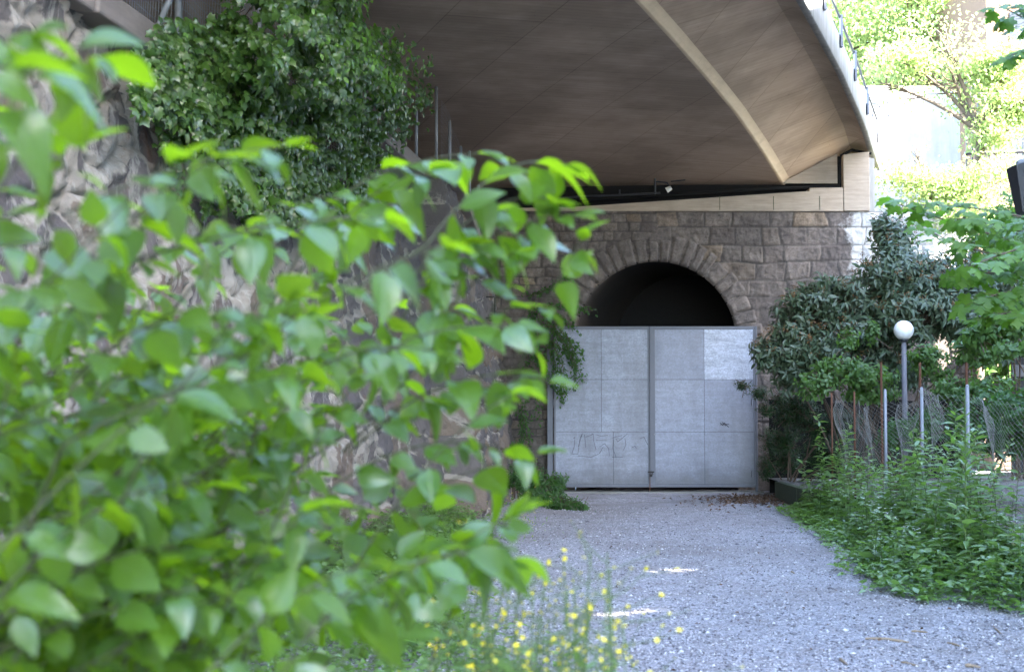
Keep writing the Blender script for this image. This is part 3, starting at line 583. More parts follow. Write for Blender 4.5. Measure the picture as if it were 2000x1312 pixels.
b = MB(); q = P(1278, 848, YG); b.tube([q+(0, -.03, 0), q+(0, -.06, 0)], .012); b.sphere(q+(0, -.07, 0), .02, 10, 8); b.build('lock_knob', M['galv'], gate)
for px in (1081, 1468):
    for py in (680, 785, 925):
        b = MB(); q = P(px, py, YG); b.tube([q+(0, -.032, -.06), q+(0, -.032, .06)], .014, 8); b.build('hinge', M['gateframe'], gate)
b = MB(); q = P(1269, 955, YG); b.tube([(q[0], YG-.02, gz0+.2), (q[0], YG-.045, gz0+.2), (q[0], YG-.045, 0)], .008); b.build('drop_bolt', M['rust'], gate)
b = MB(); b.box((gx0-.02, YG-.05, -.1), (gx1+.1, YG+.5, .0)); tag(b.build('gate_sill', M['blocks']), 'low pale concrete sill strip beneath the metal gate', 'sill')

# ------------------------------------------------------------------ right side hard things
b = MB()
for i in range(9):
    y0 = 8+i*1.9; b.box((CX-.04+random.uniform(-.01, .01), y0, -.1), (CX+.09, y0+1.88, .30+random.uniform(-.015, .015)))
tag(b.build('concrete_edging', M['moss'], None, bevel=.012), 'low mossy concrete edging holding back the raised gravel on the right', 'kerb')
fR = empty('netting_fence', (CX, 17, .3), 'sagging wire netting on slim steel posts above the mossy edging at right', 'fence')
for px in (1725, 1796, 1885, 1665, 1621):
    y = CX*FPX/(px-1000); o = post(fR, CX+.02, y, .1, EYE+.24, 0, .02 if px > 1700 else .013)
    if px < 1700: o.data.materials[0] = M['rust']
for px in (1722, 1798, 1889): y = CX*FPX/(px-1000); b = MB(); b.tube([(CX+.18, y*1.04, .2), (CX+.18, y*1.04, P(px, 704, y)[2])], .015); b.build('rusty_rod', M['rust'], fR)
nu, nv = 150, 26; V = []; F = []
ys = np.linspace(11.5, 20.8, nu); vs = np.linspace(0, 1, nv); UU, VV2 = np.meshgrid(ys, vs, indexing='ij')
sag = (fbm(UU*.9, VV2*1.2, 131)-.5)*.9*(VV2)**.7; top = 1.42+(fbm(UU*.8, UU*0, 141)-.5)*.45
nx_ = CX+.1+sag+.12*np.sin(UU*4)*VV2; nz_ = .28+VV2*top; ny_ = UU+(fbm(UU*1.3, VV2*2, 151)-.5)*.35
PT = np.stack([nx_, ny_, nz_], -1); b = MB()
for i in range(nu):
    for j in range(nv):
        for (k, l) in ((i+1, j+1), (i+1, j-1)):
            if k < nu and 0 <= l < nv:
                p, q = PT[i, j], PT[k, l]; n = len(V); e = np.array([.0009, 0, .0009]); f_ = np.array([.0009, 0, -.0009]); V += [p+e, p-e, p+f_, q+e, q-e, q+f_]
                F += [(n, n+1, n+4, n+3), (n+1, n+2, n+5, n+4), (n+2, n, n+3, n+5)]
link('wire_netting', mesh_np('wire_netting', np.array(V), np.array(F)), M['net'], fR)
p = P(1765, 645, 21.9)
lamp = empty('street_lamp', (p[0], p[1], .27), 'white globe lamp on a slim grey pole standing in front of the dark bush', 'lamp')
b = MB(); b.tube([(p[0], p[1], .1), (p[0], p[1], p[2]-.16)], [.045, .038], 14); b.build('pole', M['grey_pole'], lamp, True)
b = MB(); b.sphere(p, .152, 32, 20); b.build('globe', M['globe'], lamp, True)
b = MB(); b.tube([(p[0], p[1], p[2]-.18), (p[0], p[1], p[2]-.135)], [.05, .075], 16); b.build('collar', M['dark_metal'], lamp, True)
# near-black screen added where there is only deep shade under the bush
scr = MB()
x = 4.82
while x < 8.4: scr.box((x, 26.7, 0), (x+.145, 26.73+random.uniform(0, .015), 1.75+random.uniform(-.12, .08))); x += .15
tag(scr.build('shade_screen', M['board']), 'added near black screen standing in for deep shade under the dark bush', 'fence')
for px, py, wd in ((1537, 930, .26), (1562, 931, .3)):
    q = G(px, 948); b = MB(); b.box((q[0]-wd/2, 23.0, 0), (q[0]+wd/2, 23.3, .30)); tag(b.build('concrete_block', M['blocks'], None, bevel=.01), 'small concrete block in the shade right of the gate, %s' % ('nearer the gate' if px < 1550 else 'nearer the weeds'), 'block')
# pale wall, railings and buildings at the back right
q0 = P(1688, 800, 33)[0]; q1 = P(1884, 800, 33)[0]; zt = P(1800, 168, 33)[2]
wb = empty('pale_wall', (q0, 33, 0), 'tall pale rendered wall in bright sun with faint painted tags behind the bridge end', 'wall')
b = MB(); n = 10; prof = [(q0-2, 0), (q1, 0), (q1, zt-.5)]+[(q1-.5+.5*math.cos(t), zt-.5+.5*math.sin(t)) for t in np.linspace(.1, math.pi/2, n)]+[(q0-2, zt)]
V = [(x, 33, z) for x, z in prof]+[(x, 33.6, z) for x, z in prof]; k = len(prof)
b.add(V, [tuple(range(k)), tuple(range(k, 2*k))[::-1]]+[(i, k+i, k+(i+1) % k, (i+1) % k) for i in range(k)]); b.build('wall_face', M['whitewall'], wb)
M['faint'] = plain('faded_paint', (.25, .25, .27), .9)
b = MB()
for cx_, cy_, r_ in ((1722, 190, 14), (1708, 212, 12), (1736, 212, 13), (1722, 222, 16)):
    pts = [P(cx_+r_*math.cos(t), cy_+r_*math.sin(t), 32.98) for t in np.linspace(0, 2*math.pi, 20)]; b.tube(pts, .012, 4, False)
b.build('faded_tag', M['faint'], wb)
rl = empty('steel_railing', (P(1950, 0, 34)[0], 34, 5), 'dark steel railing with upright bars beside the pale wall at upper right', 'railing')
for py in (165, 240, 300):
    b = MB(); a, c_ = P(1884, py, 34), P(2060, py-6, 34); b.tube([a, c_], .045, 6); b.build('rail', M['dark_metal'], rl)
b = MB()
for px in np.arange(1888, 2060, 11): b.tube([P(px, 163, 34.05), P(px, 420, 34.05)], .02, 5)
b.build('bars', M['dark_metal'], rl)
bb = empty('brown_building', (14, 38, 0), 'brown building behind the railing and trees at the far upper right', 'building')
b = MB(); b.box((12.5, 37, 0), (24, 46, 13.2)); b.build('wall', M['brownwall'], bb)
for zz in (4.2, 7.4, 10.4):
    for xx in (13.1, 15.2, 17.4):
        b = MB(); b.box((xx, 36.96, zz), (xx+1.2, 37.0, zz+1.6)); f = b.build('window', M['darkglass'], bb); b = MB(); b.box((xx-.08, 36.93, zz-.1), (xx+1.28, 36.985, zz-.02)); b.build('sill', M['blocks'], f)
sh = empty('dark_shed', (P(2010, 0, 26)[0], 26, .3), 'dark boarded shed at the right edge behind the shrubs', 'shed')
q = P(1975, 655, 26.2); b = MB(); x = q[0]
while x < q[0]+2.4: b.box((x, 26.2, .3), (x+.11, 26.23, q[2])); x += .125
b.build('boards', M['dark_metal'], sh); b = MB(); b.box((q[0]-.1, 25.9, q[2]), (q[0]+2.5, 28, q[2]+.12)); b.build('roof', M['dark_metal'], sh); b = MB(); b.box((q[0]-.02, 26.14, P(0, 735, 26)[2]), (q[0]+2.4, 26.19, P(0, 712, 26)[2])); b.build('rail', M['gateframe'], sh)
# black tapered lamp head at the right edge
bl = empty('lantern', P(1995, 360, 12), 'black tapered lantern head cut off by the right edge of the view', 'lamp')
b = MB(); t0 = [P(x, y, 12) for x, y in ((1975, 325), (2040, 305))]; b0 = [P(x, y, 12) for x, y in ((1991, 418), (2030, 418))]
b.add([t0[0]+(0, -.12, 0), t0[1]+(0, -.12, 0), t0[1]+(0, .14, 0), t0[0]+(0, .14, 0), b0[0]+(0, -.08, 0), b0[1]+(0, -.08, 0), b0[1]+(0, .08, 0), b0[0]+(0, .08, 0)], [(0, 1, 2, 3), (7, 6, 5, 4), (0, 4, 5, 1), (1, 5, 6, 2), (2, 6, 7, 3), (3, 7, 4, 0)]); b.build('housing', M['dark_metal'], bl, bevel=.01)
b = MB(); b.tube([P(1988, 322, 12), P(2040, 303, 12)], .035, 10); b.build('cap', M['galv'], bl, True)
b = MB(); b.tube([P(2010, 418, 12), (P(2010, 418, 12)[0]+.02, 12, .2)], .04, 10); b.build('pole', M['dark_metal'], bl, True)
# unseen stepped blocker, added off to the right to shade the track
hb = empty('shade_blocker', (12.5, 4, 0), 'unseen grey blocker added beyond the right edge to shade the track', 'wall')
def slot_to_blocker(gx_, gy_, X0=12.5): t = (X0-gx_)/sdir.x; return gy_+t*sdir.y, t*sdir.z
def blocker_with_slot(y0, y1, h, quad):     # slot shaped to throw a sun streak; quad: its ground corners
    V = []; F = []
    for X0 in (12.5, 12.56):
        q = [slot_to_blocker(x, y, 12.5) for x, y in quad]; q.sort(); lo = sorted(q[:2], key=lambda s: s[1]); hi = sorted(q[2:], key=lambda s: s[1]); q = [lo[0], hi[0], hi[1], lo[1]]; n = len(V)
        V += [(X0, y0, 0), (X0, y1, 0), (X0, y1, h), (X0, y0, h)]+[(X0, *p) for p in q]; F += [(n, n+1, n+5, n+4), (n+1, n+2, n+6, n+5), (n+2, n+3, n+7, n+6), (n+3, n, n+4, n+7)]
    b = MB(); b.add(V, F); b.build('blocker_panel', M['render'], hb)
def blocker_solid(y0, y1, h): b = MB(); b.box((12.5, y0, 0), (12.8, y1, h)); b.build('blocker_panel', M['render'], hb)
blocker_solid(-26, 1.8, 19); blocker_with_slot(1.8, 5.0, 19, [(.62, 10.95), (1.2, 11.38), (.62, 11.10), (1.2, 11.53)]); blocker_solid(5.0, 5.4, 19); blocker_with_slot(5.4, 8.2, 19, [(1.35, 13.75), (1.9, 14.05), (1.35, 13.95), (1.9, 14.25)])
blocker_solid(8.2, 9.5, 19); blocker_solid(9.5, 13, 16.4); blocker_solid(13, 16.5, 15.0); blocker_solid(16.5, 24.5, 14.9); blocker_solid(29, 33, 11.6)  # heights stepped to shape the shade; last panel added to shade the pale wall
# ================================================================== PLANTS
def in_poly(px, py, poly):
    px = np.asarray(px); c = np.zeros(px.shape, bool); n = len(poly)
    for i in range(n):
        x0, y0 = poly[i]; x1, y1 = poly[(i+1) % n]
        if y0 == y1: continue
        m = ((y0 > py) != (y1 > py)) & (px < (x1-x0)*(py-y0)/(y1-y0)+x0); c ^= m
    return c
def tubes_mesh(name, paths, mat, parent, n=5):
    V = []; F = []; off = 0
    for pts, r0, r1 in paths:
        pts = np.asarray(pts); k = len(pts); t = nrm(np.gradient(pts, axis=0)); ref = np.where(np.abs(t[:, 2:3]) > .9, [[1., 0, 0]], [[0, 0, 1.]]); a = nrm(np.cross(t, ref)); b_ = np.cross(t, a)
        ang = np.arange(n)*2*math.pi/n; rr_ = np.linspace(r0, r1, k)[:, None, None]
        ring = pts[:, None]+rr_*(np.cos(ang)[None, :, None]*a[:, None]+np.sin(ang)[None, :, None]*b_[:, None]); V.append(ring.reshape(-1, 3))
        i = np.arange(k-1)[:, None]*n; j = np.arange(n)[None]; q = np.stack([i+j, i+(j+1) % n, i+n+(j+1) % n, i+n+j], -1).reshape(-1, 4); F.append(q+off); off += k*n
    return link(name, mesh_np(name, np.concatenate(V), np.concatenate(F), True), mat, parent)

# ---- foreground dogwood shrub
def dogwood():
    root = empty('dogwood_shrub', (-1.3, 2.6, 0), 'large out of focus dogwood shrub with bright oval leaves filling the left foreground', 'shrub')
    L = Leaves(); paths = []
    poly = [(-140, 60), (60, 60), (130, 120), (180, 380), (300, 430), (420, 420), (560, 400), (640, 400), (760, 360), (860, 360), (880, 440), (890, 560), (940, 640), (960, 720), (900, 800), (940, 880), (960, 980), (900, 1060), (820, 1130), (640, 1200), (500, 1340), (-140, 1340)]
    tips = [(1105, 322, 2.9), (935, 300, 2.9), (1010, 490, 2.8), (1010, 640, 2.7), (1075, 745, 2.7), (1000, 770, 2.6), (1050, 885, 2.9), (1010, 1000, 2.6), (1000, 1090, 2.3), (840, 335, 2.7), (745, 330, 3.0), (560, 285, 2.2), (420, 310, 2.0),
            (655, 380, 2.9), (470, 300, 2.3), (330, 320, 1.9), (200, 110, 1.8), (60, 70, 1.7), (150, 290, 1.9), (60, 260, 1.8), (20, 130, 1.6), (120, 200, 2.2), (900, 480, 2.8), (1060, 420, 2.9), (1120, 420, 2.9), (1000, 1010, 2.5), (900, 1060, 2.6), (985, 880, 2.8), (1000, 600, 2.9), (960, 760, 2.8), (1085, 390, 2.85), (1135, 470, 2.9), (960, 420, 2.9)]
    n = 0
    while n < 285:
        x, y = R.uniform(-140, 1020), R.uniform(60, 1340)
        dens = .12+.88*sstep(450, 820, y)*sstep(1000, 500, x)+.25*sstep(450, 900, x)*sstep(250, 450, y)
        if x > 600 and y > 430: dens *= .42
        if in_poly(np.array([x]), np.array([y]), poly)[0] and R.random() < dens: tips.append((x, y, R.uniform(2.0, 4.2))); n += 1
    for i, (x, y, d) in enumerate(tips):
        tip = P(x, y, d); spread = R.uniform(.28, .55); side = nrm(np.array([R.uniform(-1.0, -.15), R.uniform(-.5, .5), R.uniform(-.75, -.15)]))
        base = tip+side*spread; mid = (tip+base)/2+np.array([0, 0, R.uniform(.03, .14)]); pts = bez(base, mid, tip, 12)
        paths.append((pts, .0026, .0012))
        if i % 14 == 0:
            bb_ = np.array([R.uniform(-2.4, -.7), d+R.uniform(-.3, .5), 0]); paths.append((bez(bb_, (bb_+base)/2+np.array([R.uniform(-.2, .2), 0, .35]), base, 14), .005, .0026))
        tn = nrm(np.gradient(pts, axis=0)); k0 = R.integers(1, 4); ks = [k for k in (2, 4, 6, 8, 10) if k >= k0]
        sd = nrm(np.cross(tn[5], UP)); flip = 0
        for k in ks:
            sc = R.uniform(.052, .096)*(1 if k < 9 else .72)*(1.25 if i < 14 else 1); flip ^= 1
            for s in (-1, 1):
                out = sd*s if flip else (UP*.5*s+sd*.6*s)
                a = nrm(out*.75+tn[k]*.5+np.array([.1, 0, -.62])+rvec()*.26); nn = nrm(UP*.8+np.array([.3, -.4, 0])+out*.35+rvec()*.36)
                p0 = pts[k]; p1 = p0+a*.012; L.add(p1, a, nn, sc); paths.append((np.array([p0, (p0+p1)/2, p1]), .0013, .001))
        for s in (-1, 1): L.add(tip, nrm(tn[-1]*.8+sd*s*.45+rvec()*.15), nrm(UP+rvec()*.3), R.uniform(.05, .085))
    tubes_mesh('branches', paths, M['stem_dark'], root); L.build('leaves', T_OV, M['leaf_fg'], root, True)
dogwood()

# ---- ivy over the wall and fence
def wallhit(px, py, o):                 # depth where the pixel ray meets the wall face pushed out by o
    d = P(px, py, 1.0); dx = d[0]; dz = d[2]-EYE
    return (-4.1+o+(4.6-EYE)*WB)/(dx-.129+WB*dz)
def ivy():
    root = empty('ivy', (-2, 16, 4), 'thick dark green ivy hanging over the stone wall and its fence at upper left', 'climbing plant')
    poly = [(270, 190), (275, 150), (310, 70), (390, 50), (440, 60), (470, -40), (700, -40), (695, 60), (760, 75), (835, 130), (828, 200), (800, 240), (770, 270), (735, 300), (752, 370), (700, 430), (560, 440), (430, 360), (410, 300), (385, 250), (330, 210), (300, 215)]
    LD = Leaves(); LY = Leaves(); n = 0; ch = []
    while n < 13000:
        x, y = R.uniform(260, 850), R.uniform(-40, 445); jx, jy = R.normal(0, 15, 2)
        if not in_poly(np.array([x+jx]), np.array([y+jy]), poly)[0]: continue
        dens = float(fbm(np.array(x/38), np.array(y/38), 161)); top = sstep(360, 120, y)*sstep(380, 640, x)
        if y < 110 and 400 < x < 560 and dens < .56 and R.random() < .8: continue
        if dens < .42 and R.random() < .8: continue
        clump = float(fbm(np.array(x/55+9), np.array(y/55), 171))
        o = .10+R.random()*.16+float(top)*(.9*clump-.05+.3*R.random())+.16*clump
        Yd = wallhit(x, y, o); p = P(x, y, Yd); yo = R.random() < .05+.75*float(top)*sstep(560, 800, x)*sstep(300, 120, y)*(clump > .4)
        a = nrm(np.array([.25, -.2, -.9])+rvec()*.42); nn = nrm(np.array([.8, -.55, .45])+rvec()*.38)
        (LY if yo else LD).add(p, a, nn, R.uniform(.055, .105)*(.8 if yo else 1)); n += 1
    paths = []
    for x0, y0, ln in ((330, 215, 200), (345, 220, 120), (310, 200, 90), (425, 330, 90), (300, 180, 60), (365, 240, 90), (470, 400, 120), (520, 420, 90), (610, 420, 80), (385, 270, 150), (655, 410, 90), (740, 300, 80), (700, 400, 60), (400, 300, 120)):
        x, y = x0, y0; pts = []
        while y < y0+ln:
            p = P(x, y, wallhit(x, y, .13)); pts.append(p)
            for _ in range(2): LD.add(p+rvec()*.02, nrm(np.array([.2, -.2, -.9])+rvec()*.5), nrm(np.array([.8, -.5, .4])+rvec()*.3), R.uniform(.045, .08))
            x += R.normal(.6, 2.2); y += 7
        paths.append((np.array(pts), .006, .002))
    for k in range(60):
        x, y = R.uniform(420, 720), R.uniform(0, 420); pts = []
        for q in range(10): pts.append(P(x, y, wallhit(x, y, .1+.02*q))); x += R.normal(3, 6); y -= R.uniform(4, 14)
        paths.append((np.array(pts), .008, .003))
    tubes_mesh('stems', paths, M['stem_brown'], root); LD.build('leaves', [T_IVY], M['leaf_ivy'], root); LY.build('young_leaves', T_OV4, M['leaf_ivy_young'], root)
ivy()

# ---- generic bush made of leaf whorls on clumps
def bush(name, label, cat, blobs, nclus, per, size, tpls, mat, stem_base, stems=8, droop=.3, shell=.55, group=None, hole=.33, barkm='stem_brown', extra=None):
    root = empty(name, stem_base, label, cat, group); L = Leaves(); paths = []; w = np.array([r[0]*r[2] for _, r in blobs]); w = w/w.sum(); cen = np.array([c for c, r in blobs])
    for q in range(nclus):
        k = R.choice(len(blobs), p=w); c, r = blobs[k]; d = nrm(rvec()); rad = shell+(1-shell)*R.random()**.6
        if R.random() < .18: rad *= 1.12
        p = np.array(c)+d*np.array(r)*rad
        if fbm(np.array(p[0]*2.2+k), np.array(p[2]*2.2+p[1]), 181) < hole and R.random() < .85: continue
        out = nrm(d*np.array([1, 1, .8])+np.array([0, -.25, .3])); nl = R.integers(per[0], per[1]+1); s1 = nrm(np.cross(out, UP+rvec()*.2)); s2 = np.cross(out, s1); ph = R.random()*6.28
        for j in range(nl):
            an = ph+j*2.4; sd = s1*math.cos(an)+s2*math.sin(an); a = nrm(out*R.uniform(.15, .8)+sd*.9-UP*droop*R.uniform(.3, 1.5)); nn = nrm(out*.7+UP*.5-sd*.15+rvec()*.25)
            L.add(p-out*j*size[0]*.35+rvec()*.01, a, nn, R.uniform(*size))
        if R.random() < .25: paths.append((bez(np.array(c)+rvec()*.1, (np.array(c)+p)/2+rvec()*.06, p, 6), .006, .002))
        if extra is not None and R.random() < extra[2] and d[2] > -.1: extra[0].many([p+out*.05+rvec()*.03 for _ in range(14)], rvec(14), rvec(14), .035)
    for s in range(stems):
        c, r = blobs[R.choice(len(blobs), p=w)]; b0 = np.array(stem_base)+np.array([R.normal(0, .12), R.normal(0, .12), 0]); c = np.array(c)
        paths.append((bez(b0, np.array([(b0[0]*.7+c[0]*.3), (b0[1]+c[1])/2, c[2]*.6+b0[2]*.4]), c+rvec()*.08, 14), .022, .006))
    if paths: tubes_mesh('stems', paths, M[barkm], root)
    L.build('leaves', tpls, mat, root); return root
def B(px, py, Y, rx, rz, ry=None): return (tuple(P(px, py, Y)), (rx, ry or (rx+rz)/2, rz))

EX = Leaves()
vb = bush('viburnum_bush', 'dark leathery viburnum bush with drooping leaves and brown flower heads, right of the tunnel arch', 'bush',
     [B(1590, 615, 23.5, .75, .55), B(1670, 590, 23.3, .75, .5), B(1760, 540, 23, .75, .55), B(1745, 470, 23.6, .42, .42), B(1850, 560, 22.8, .75, .55), B(1800, 610, 22.5, .75, .55), B(1900, 620, 22.5, .6, .55), B(1555, 675, 23.2, .52, .5), B(1690, 660, 22.9, .8, .45), B(1545, 720, 23.3, .4, .4), B(1620, 560, 23.6, .5, .25), B(1880, 520, 23.4, .4, .4), B(1950, 560, 23, .5, .5), B(1720, 440, 23.8, .25, .25), B(1950, 660, 22.6, .5, .4), B(1500, 690, 23.4, .3, .35), B(1620, 700, 23, .6, .5), B(1740, 730, 23, .7, .4)],
     3300, (6, 9), (.10, .17), T_VIB, M['leaf_vib'], (5.6, 23.6, .25), 14, .55, .5, extra=(EX, 0, .16))
EX.build('flower_heads', T_OV4, M['deadflower'], vb)
bush('shrub', 'mid green layered shrub behind the globe lamp and netting fence', 'bush',
     [B(1600, 745, 21.4, .42, .18), B(1640, 715, 21.5, .45, .16), B(1700, 735, 21.2, .45, .2), B(1830, 715, 21.0, .42, .22), B(1905, 690, 20.8, .5, .24), B(1870, 760, 20.6, .45, .2), B(1930, 750, 20.4, .4, .2), B(1590, 770, 21.2, .3, .12), B(1700, 770, 21.4, .5, .16), B(1655, 660, 22, .2, .22), B(1705, 650, 22, .12, .25), B(1810, 690, 20.8, .3, .15)],
     1500, (5, 8), (.055, .095), T_OV4, M['leaf_hazel'], (5.9, 21.6, .25), 12, .25, .3, hole=.36)
bush('shrub', 'bright green twiggy shrub with broad leaves at the right edge above the netting fence', 'bush',
     [B(1960, 640, 16.5, .4, .14), B(1920, 655, 16.5, .28, .12), B(2010, 600, 16.5, .4, .16), B(1990, 680, 16, .3, .1), B(1890, 680, 16.8, .16, .1)], 420, (5, 7), (.07, .12), T_OV4, M['leaf_hazel'], (6.3, 16.4, .3), 6, .25, .2)
bush('yew_bush', 'very dark yew with feathery twigs reaching in front of the gate from the right', 'bush',
     [B(1520, 780, 25.4, .3, .24), B(1480, 765, 25.2, .26, .16), B(1450, 752, 25, .2, .09), B(1540, 810, 25.4, .35, .25), B(1590, 830, 24.8, .45, .3), B(1500, 800, 25.2, .2, .14), B(1650, 820, 24.7, .5, .25), B(1560, 790, 24.8, .4, .3), B(1505, 860, 26.3, .22, .3), B(1500, 910, 26.4, .22, .3), B(1540, 900, 26, .3, .3), B(1540, 860, 25.6, .4, .3), B(1620, 880, 25.4, .6, .35), B(1700, 870, 25, .5, .4)], 4200, (9, 13), (.035, .075), T_NEED, M['leaf_yew'], (4.95, 25.5, 0), 9, .15, .1, hole=.38)
bush('elder_bush', 'low dark green leafy bush at the left foot of the gate, spilling onto gravel', 'bush',
     [B(1060, 965, 23.6, .4, .3), B(1030, 935, 23.8, .35, .3), B(1100, 985, 23, .34, .18), B(1125, 990, 22.6, .26, .13), B(1085, 940, 24, .22, .2), B(1140, 1008, 22.1, .26, .06)], 800, (6, 9), (.05, .1), T_LAN3, M['leaf_vine'], (.6, 23.7, 0), 8, .35, .3)
bush('wall_shrub', 'small fern-like tuft growing at the foot of the rubble wall near the corner', 'bush',
     [B(1010, 880, 25.5, .16, .2), B(1000, 930, 24.8, .2, .25)], 160, (6, 9), (.05, .09), T_LAN3, M['leaf_vine'], (.2, 25, 0), 4, .3, .3)
bush('shrub', 'leafy sunlit shrub beside the dark shed at the far right edge', 'bush',
     [B(1970, 470, 25.5, .9, .6), B(2010, 560, 25, .8, .7), B(1960, 620, 25, .5, .4), B(2020, 420, 26, .8, .6), B(2030, 650, 24, .6, .4)], 900, (6, 8), (.08, .14), T_OV4, M['leaf_hazel'], (9, 25.5, .3), 6, .3, .3)
bush('hedge', 'tall leafy hedge in shade closing the view at the right edge behind the shed', 'hedge',
     [B(1900+55*k, 640+40*(k % 2), 31, .9, 1.2) for k in range(4)]+[B(1930+50*k, 800, 31, .9, .9) for k in range(3)]+[B(1960, 450, 31, .8, .8), B(2020, 480, 31, .8, .8)], 1500, (6, 8), (.12, .2), T_OV4, M['leaf_hazel'], (11, 31, .3), 5, .3, .4, hole=.2)
bush('shrub', 'shaded leafy shrub low behind the netting fence at right', 'bush',
     [B(1960, 850, 19.5, .6, .35), B(1920, 800, 20, .5, .35), B(2010, 800, 19, .6, .5), B(1830, 830, 20.5, .5, .35), B(1760, 850, 21, .4, .3)], 900, (6, 8), (.06, .1), T_OV4, M['leaf_vine'], (6.6, 19.8, .3), 2, .3, .3)
# ---- hanging vine left of the gate
def vine():
    root = empty('climbing_vine', tuple(P(1085, 640, 27.2)), 'thin leafy vine hanging down across the left edge of the gate', 'climbing plant'); L = Leaves(); paths = []
    st = [((1050, 600), (1100, 590), (1150, 608)), ((1060, 630), (1100, 660), (1125, 720)), ((1070, 640), (1115, 670), (1130, 690)), ((1075, 650), (1115, 720), (1100, 780)), ((1040, 610), (1060, 700), (1045, 810)), ((1065, 640), (1130, 650), (1120, 760)), ((1030, 640), (1030, 740), (1020, 840)), ((1045, 690), (1060, 740), (1100, 770)), ((1040, 580), (1075, 560), (1110, 548)), ((1055, 620), (1090, 610), (1120, 640)), ((1050, 640), (1085, 690), (1085, 740)), ((1025, 800), (1030, 840), (1025, 880)), ((1060, 660), (1120, 690), (1140, 740)), ((1050, 600), (1030, 640), (1045, 700))]
    for s_ in st*3:
        j = R.normal(0, 6, (3, 2)); q = [P(s_[k][0]+j[k][0], s_[k][1]+j[k][1], 26.85+R.uniform(-.12, .1)) for k in range(3)]; pts = bez(*q, 22); paths.append((pts, .005, .002)); tn = nrm(np.gradient(pts, axis=0))
        for k in range(22):
            for _ in range(3): a = nrm(tn[k]*.5+rvec()*.7+np.array([.1, -.3, -.4])); L.add(pts[k]+rvec()*.03, a, nrm(np.array([0, -.7, .7])+rvec()*.4), R.uniform(.045, .085))
    tubes_mesh('stems', paths, M['stem_brown'], root); L.build('leaves', T_LAN3+T_OV4, M['leaf_vine'], root)
vine()

T_WD = [tpl_ovate(.3, d, .3, 5, .4) for d in (.1, .3, .6)]
# ---- tall weeds on the right: five patterns, copied
def weed_mesh(h, n, size, tp, flowers):
    L = Leaves(); pts = bez((0, 0, 0), (R.normal(0, .05), R.normal(0, .05), h*.5), (R.normal(0, .12), R.normal(0, .12), h), 14); tn = nrm(np.gradient(pts, axis=0))
    for k in range(n):
        t = .12+.88*(k/n); p = np.array([np.interp(t, np.linspace(0, 1, 14), pts[:, i]) for i in range(3)]); an = k*2.4+R.normal(0, .3)
        a = nrm(np.array([math.cos(an), math.sin(an), .55 if t > .85 else .25])+rvec()*.12); s_ = size*(1.1-.55*t)*R.uniform(.8, 1.2); L.add(p, a, nrm(UP+.3*rvec()-a*.1), s_)
    return pts, L
def build_weed(h, n, size, tp, nf, fl='white_petal'):
    root = empty('tall_weed', (0, 0, 0)); pts, L = weed_mesh(h, n, size, tp, nf); tubes_mesh('stem', [(pts, .006, .002)], M['stem_green'], root); L.build('leaves', tp, M['leaf_weed'], root)
    if nf:
        tip = pts[-1]
        for k in range(nf):
            Fl = Leaves()
            c = tip+np.array([R.normal(0, .05), R.normal(0, .05), R.uniform(-.1, .04)])
            for j in range(5): an = j*1.257; Fl.add(c, nrm(np.array([math.cos(an), math.sin(an), .3])), UP, .018)
            Fl.build('flower', T_OV4[:1], M[fl], root)
    return root
def dup(o, loc, rz, sc):
    r = o.copy(); COL.objects.link(r); r.location = loc; r.rotation_euler = (0, 0, rz); r.scale = (sc, sc, sc)
    for ch in o.children: c = ch.copy(); COL.objects.link(c); c.parent = r
    return r
protos = [build_weed(1.2, 40, .2, T_WD, 0), build_weed(1.0, 34, .19, T_WD, 0), build_weed(1.4, 46, .2, T_WD, 0), build_weed(.75, 26, .16, T_WD, 6), build_weed(.6, 22, .15, T_OV4, 7)]
LBL = ['leafy upright weed with narrow leaves in the clump beside the mossy edging', 'leafy upright weed with narrow leaves in the clump beside the mossy edging', 'leafy upright weed with narrow leaves in the clump beside the mossy edging', 'low white flowering weed at the foot of the taller weeds', 'low white flowering weed at the foot of the taller weeds']
GRP = ['upright narrow leaved weeds beside the edging']*3+['white flowering weeds below the tall ones']*2
EDGE = lambda y: np.interp(y, [10.6, 11.4, 12, 13.4, 15.5, 17.5, 20, 22.5], [4.5, 3.7, 3.2, 3.3, 3.7, 3.9, 4.15, 4.35])
used = [0]*5; n = 0
while n < 150:
    y = R.uniform(11.4, 21) if R.random() < .6 else R.uniform(12.6, 16.5); e = float(EDGE(y)); u = R.random(); x = e+.12+(CX-.12-e)*u; k = int(R.choice(3)) if u > .4 else int(3+R.choice(2))
    if y < 12.6 and k < 3: k = 3
    loc = (x, y, -.03); rz = R.uniform(0, 6.28); sc = R.uniform(.6, 1.15)
    if not used[k]: o = protos[k]; o.location = loc; o.rotation_euler = (0, 0, rz); used[k] = 1
    else: o = dup(protos[k], loc, rz, sc)
    tag(o, LBL[k], 'weed', GRP[k]); n += 1
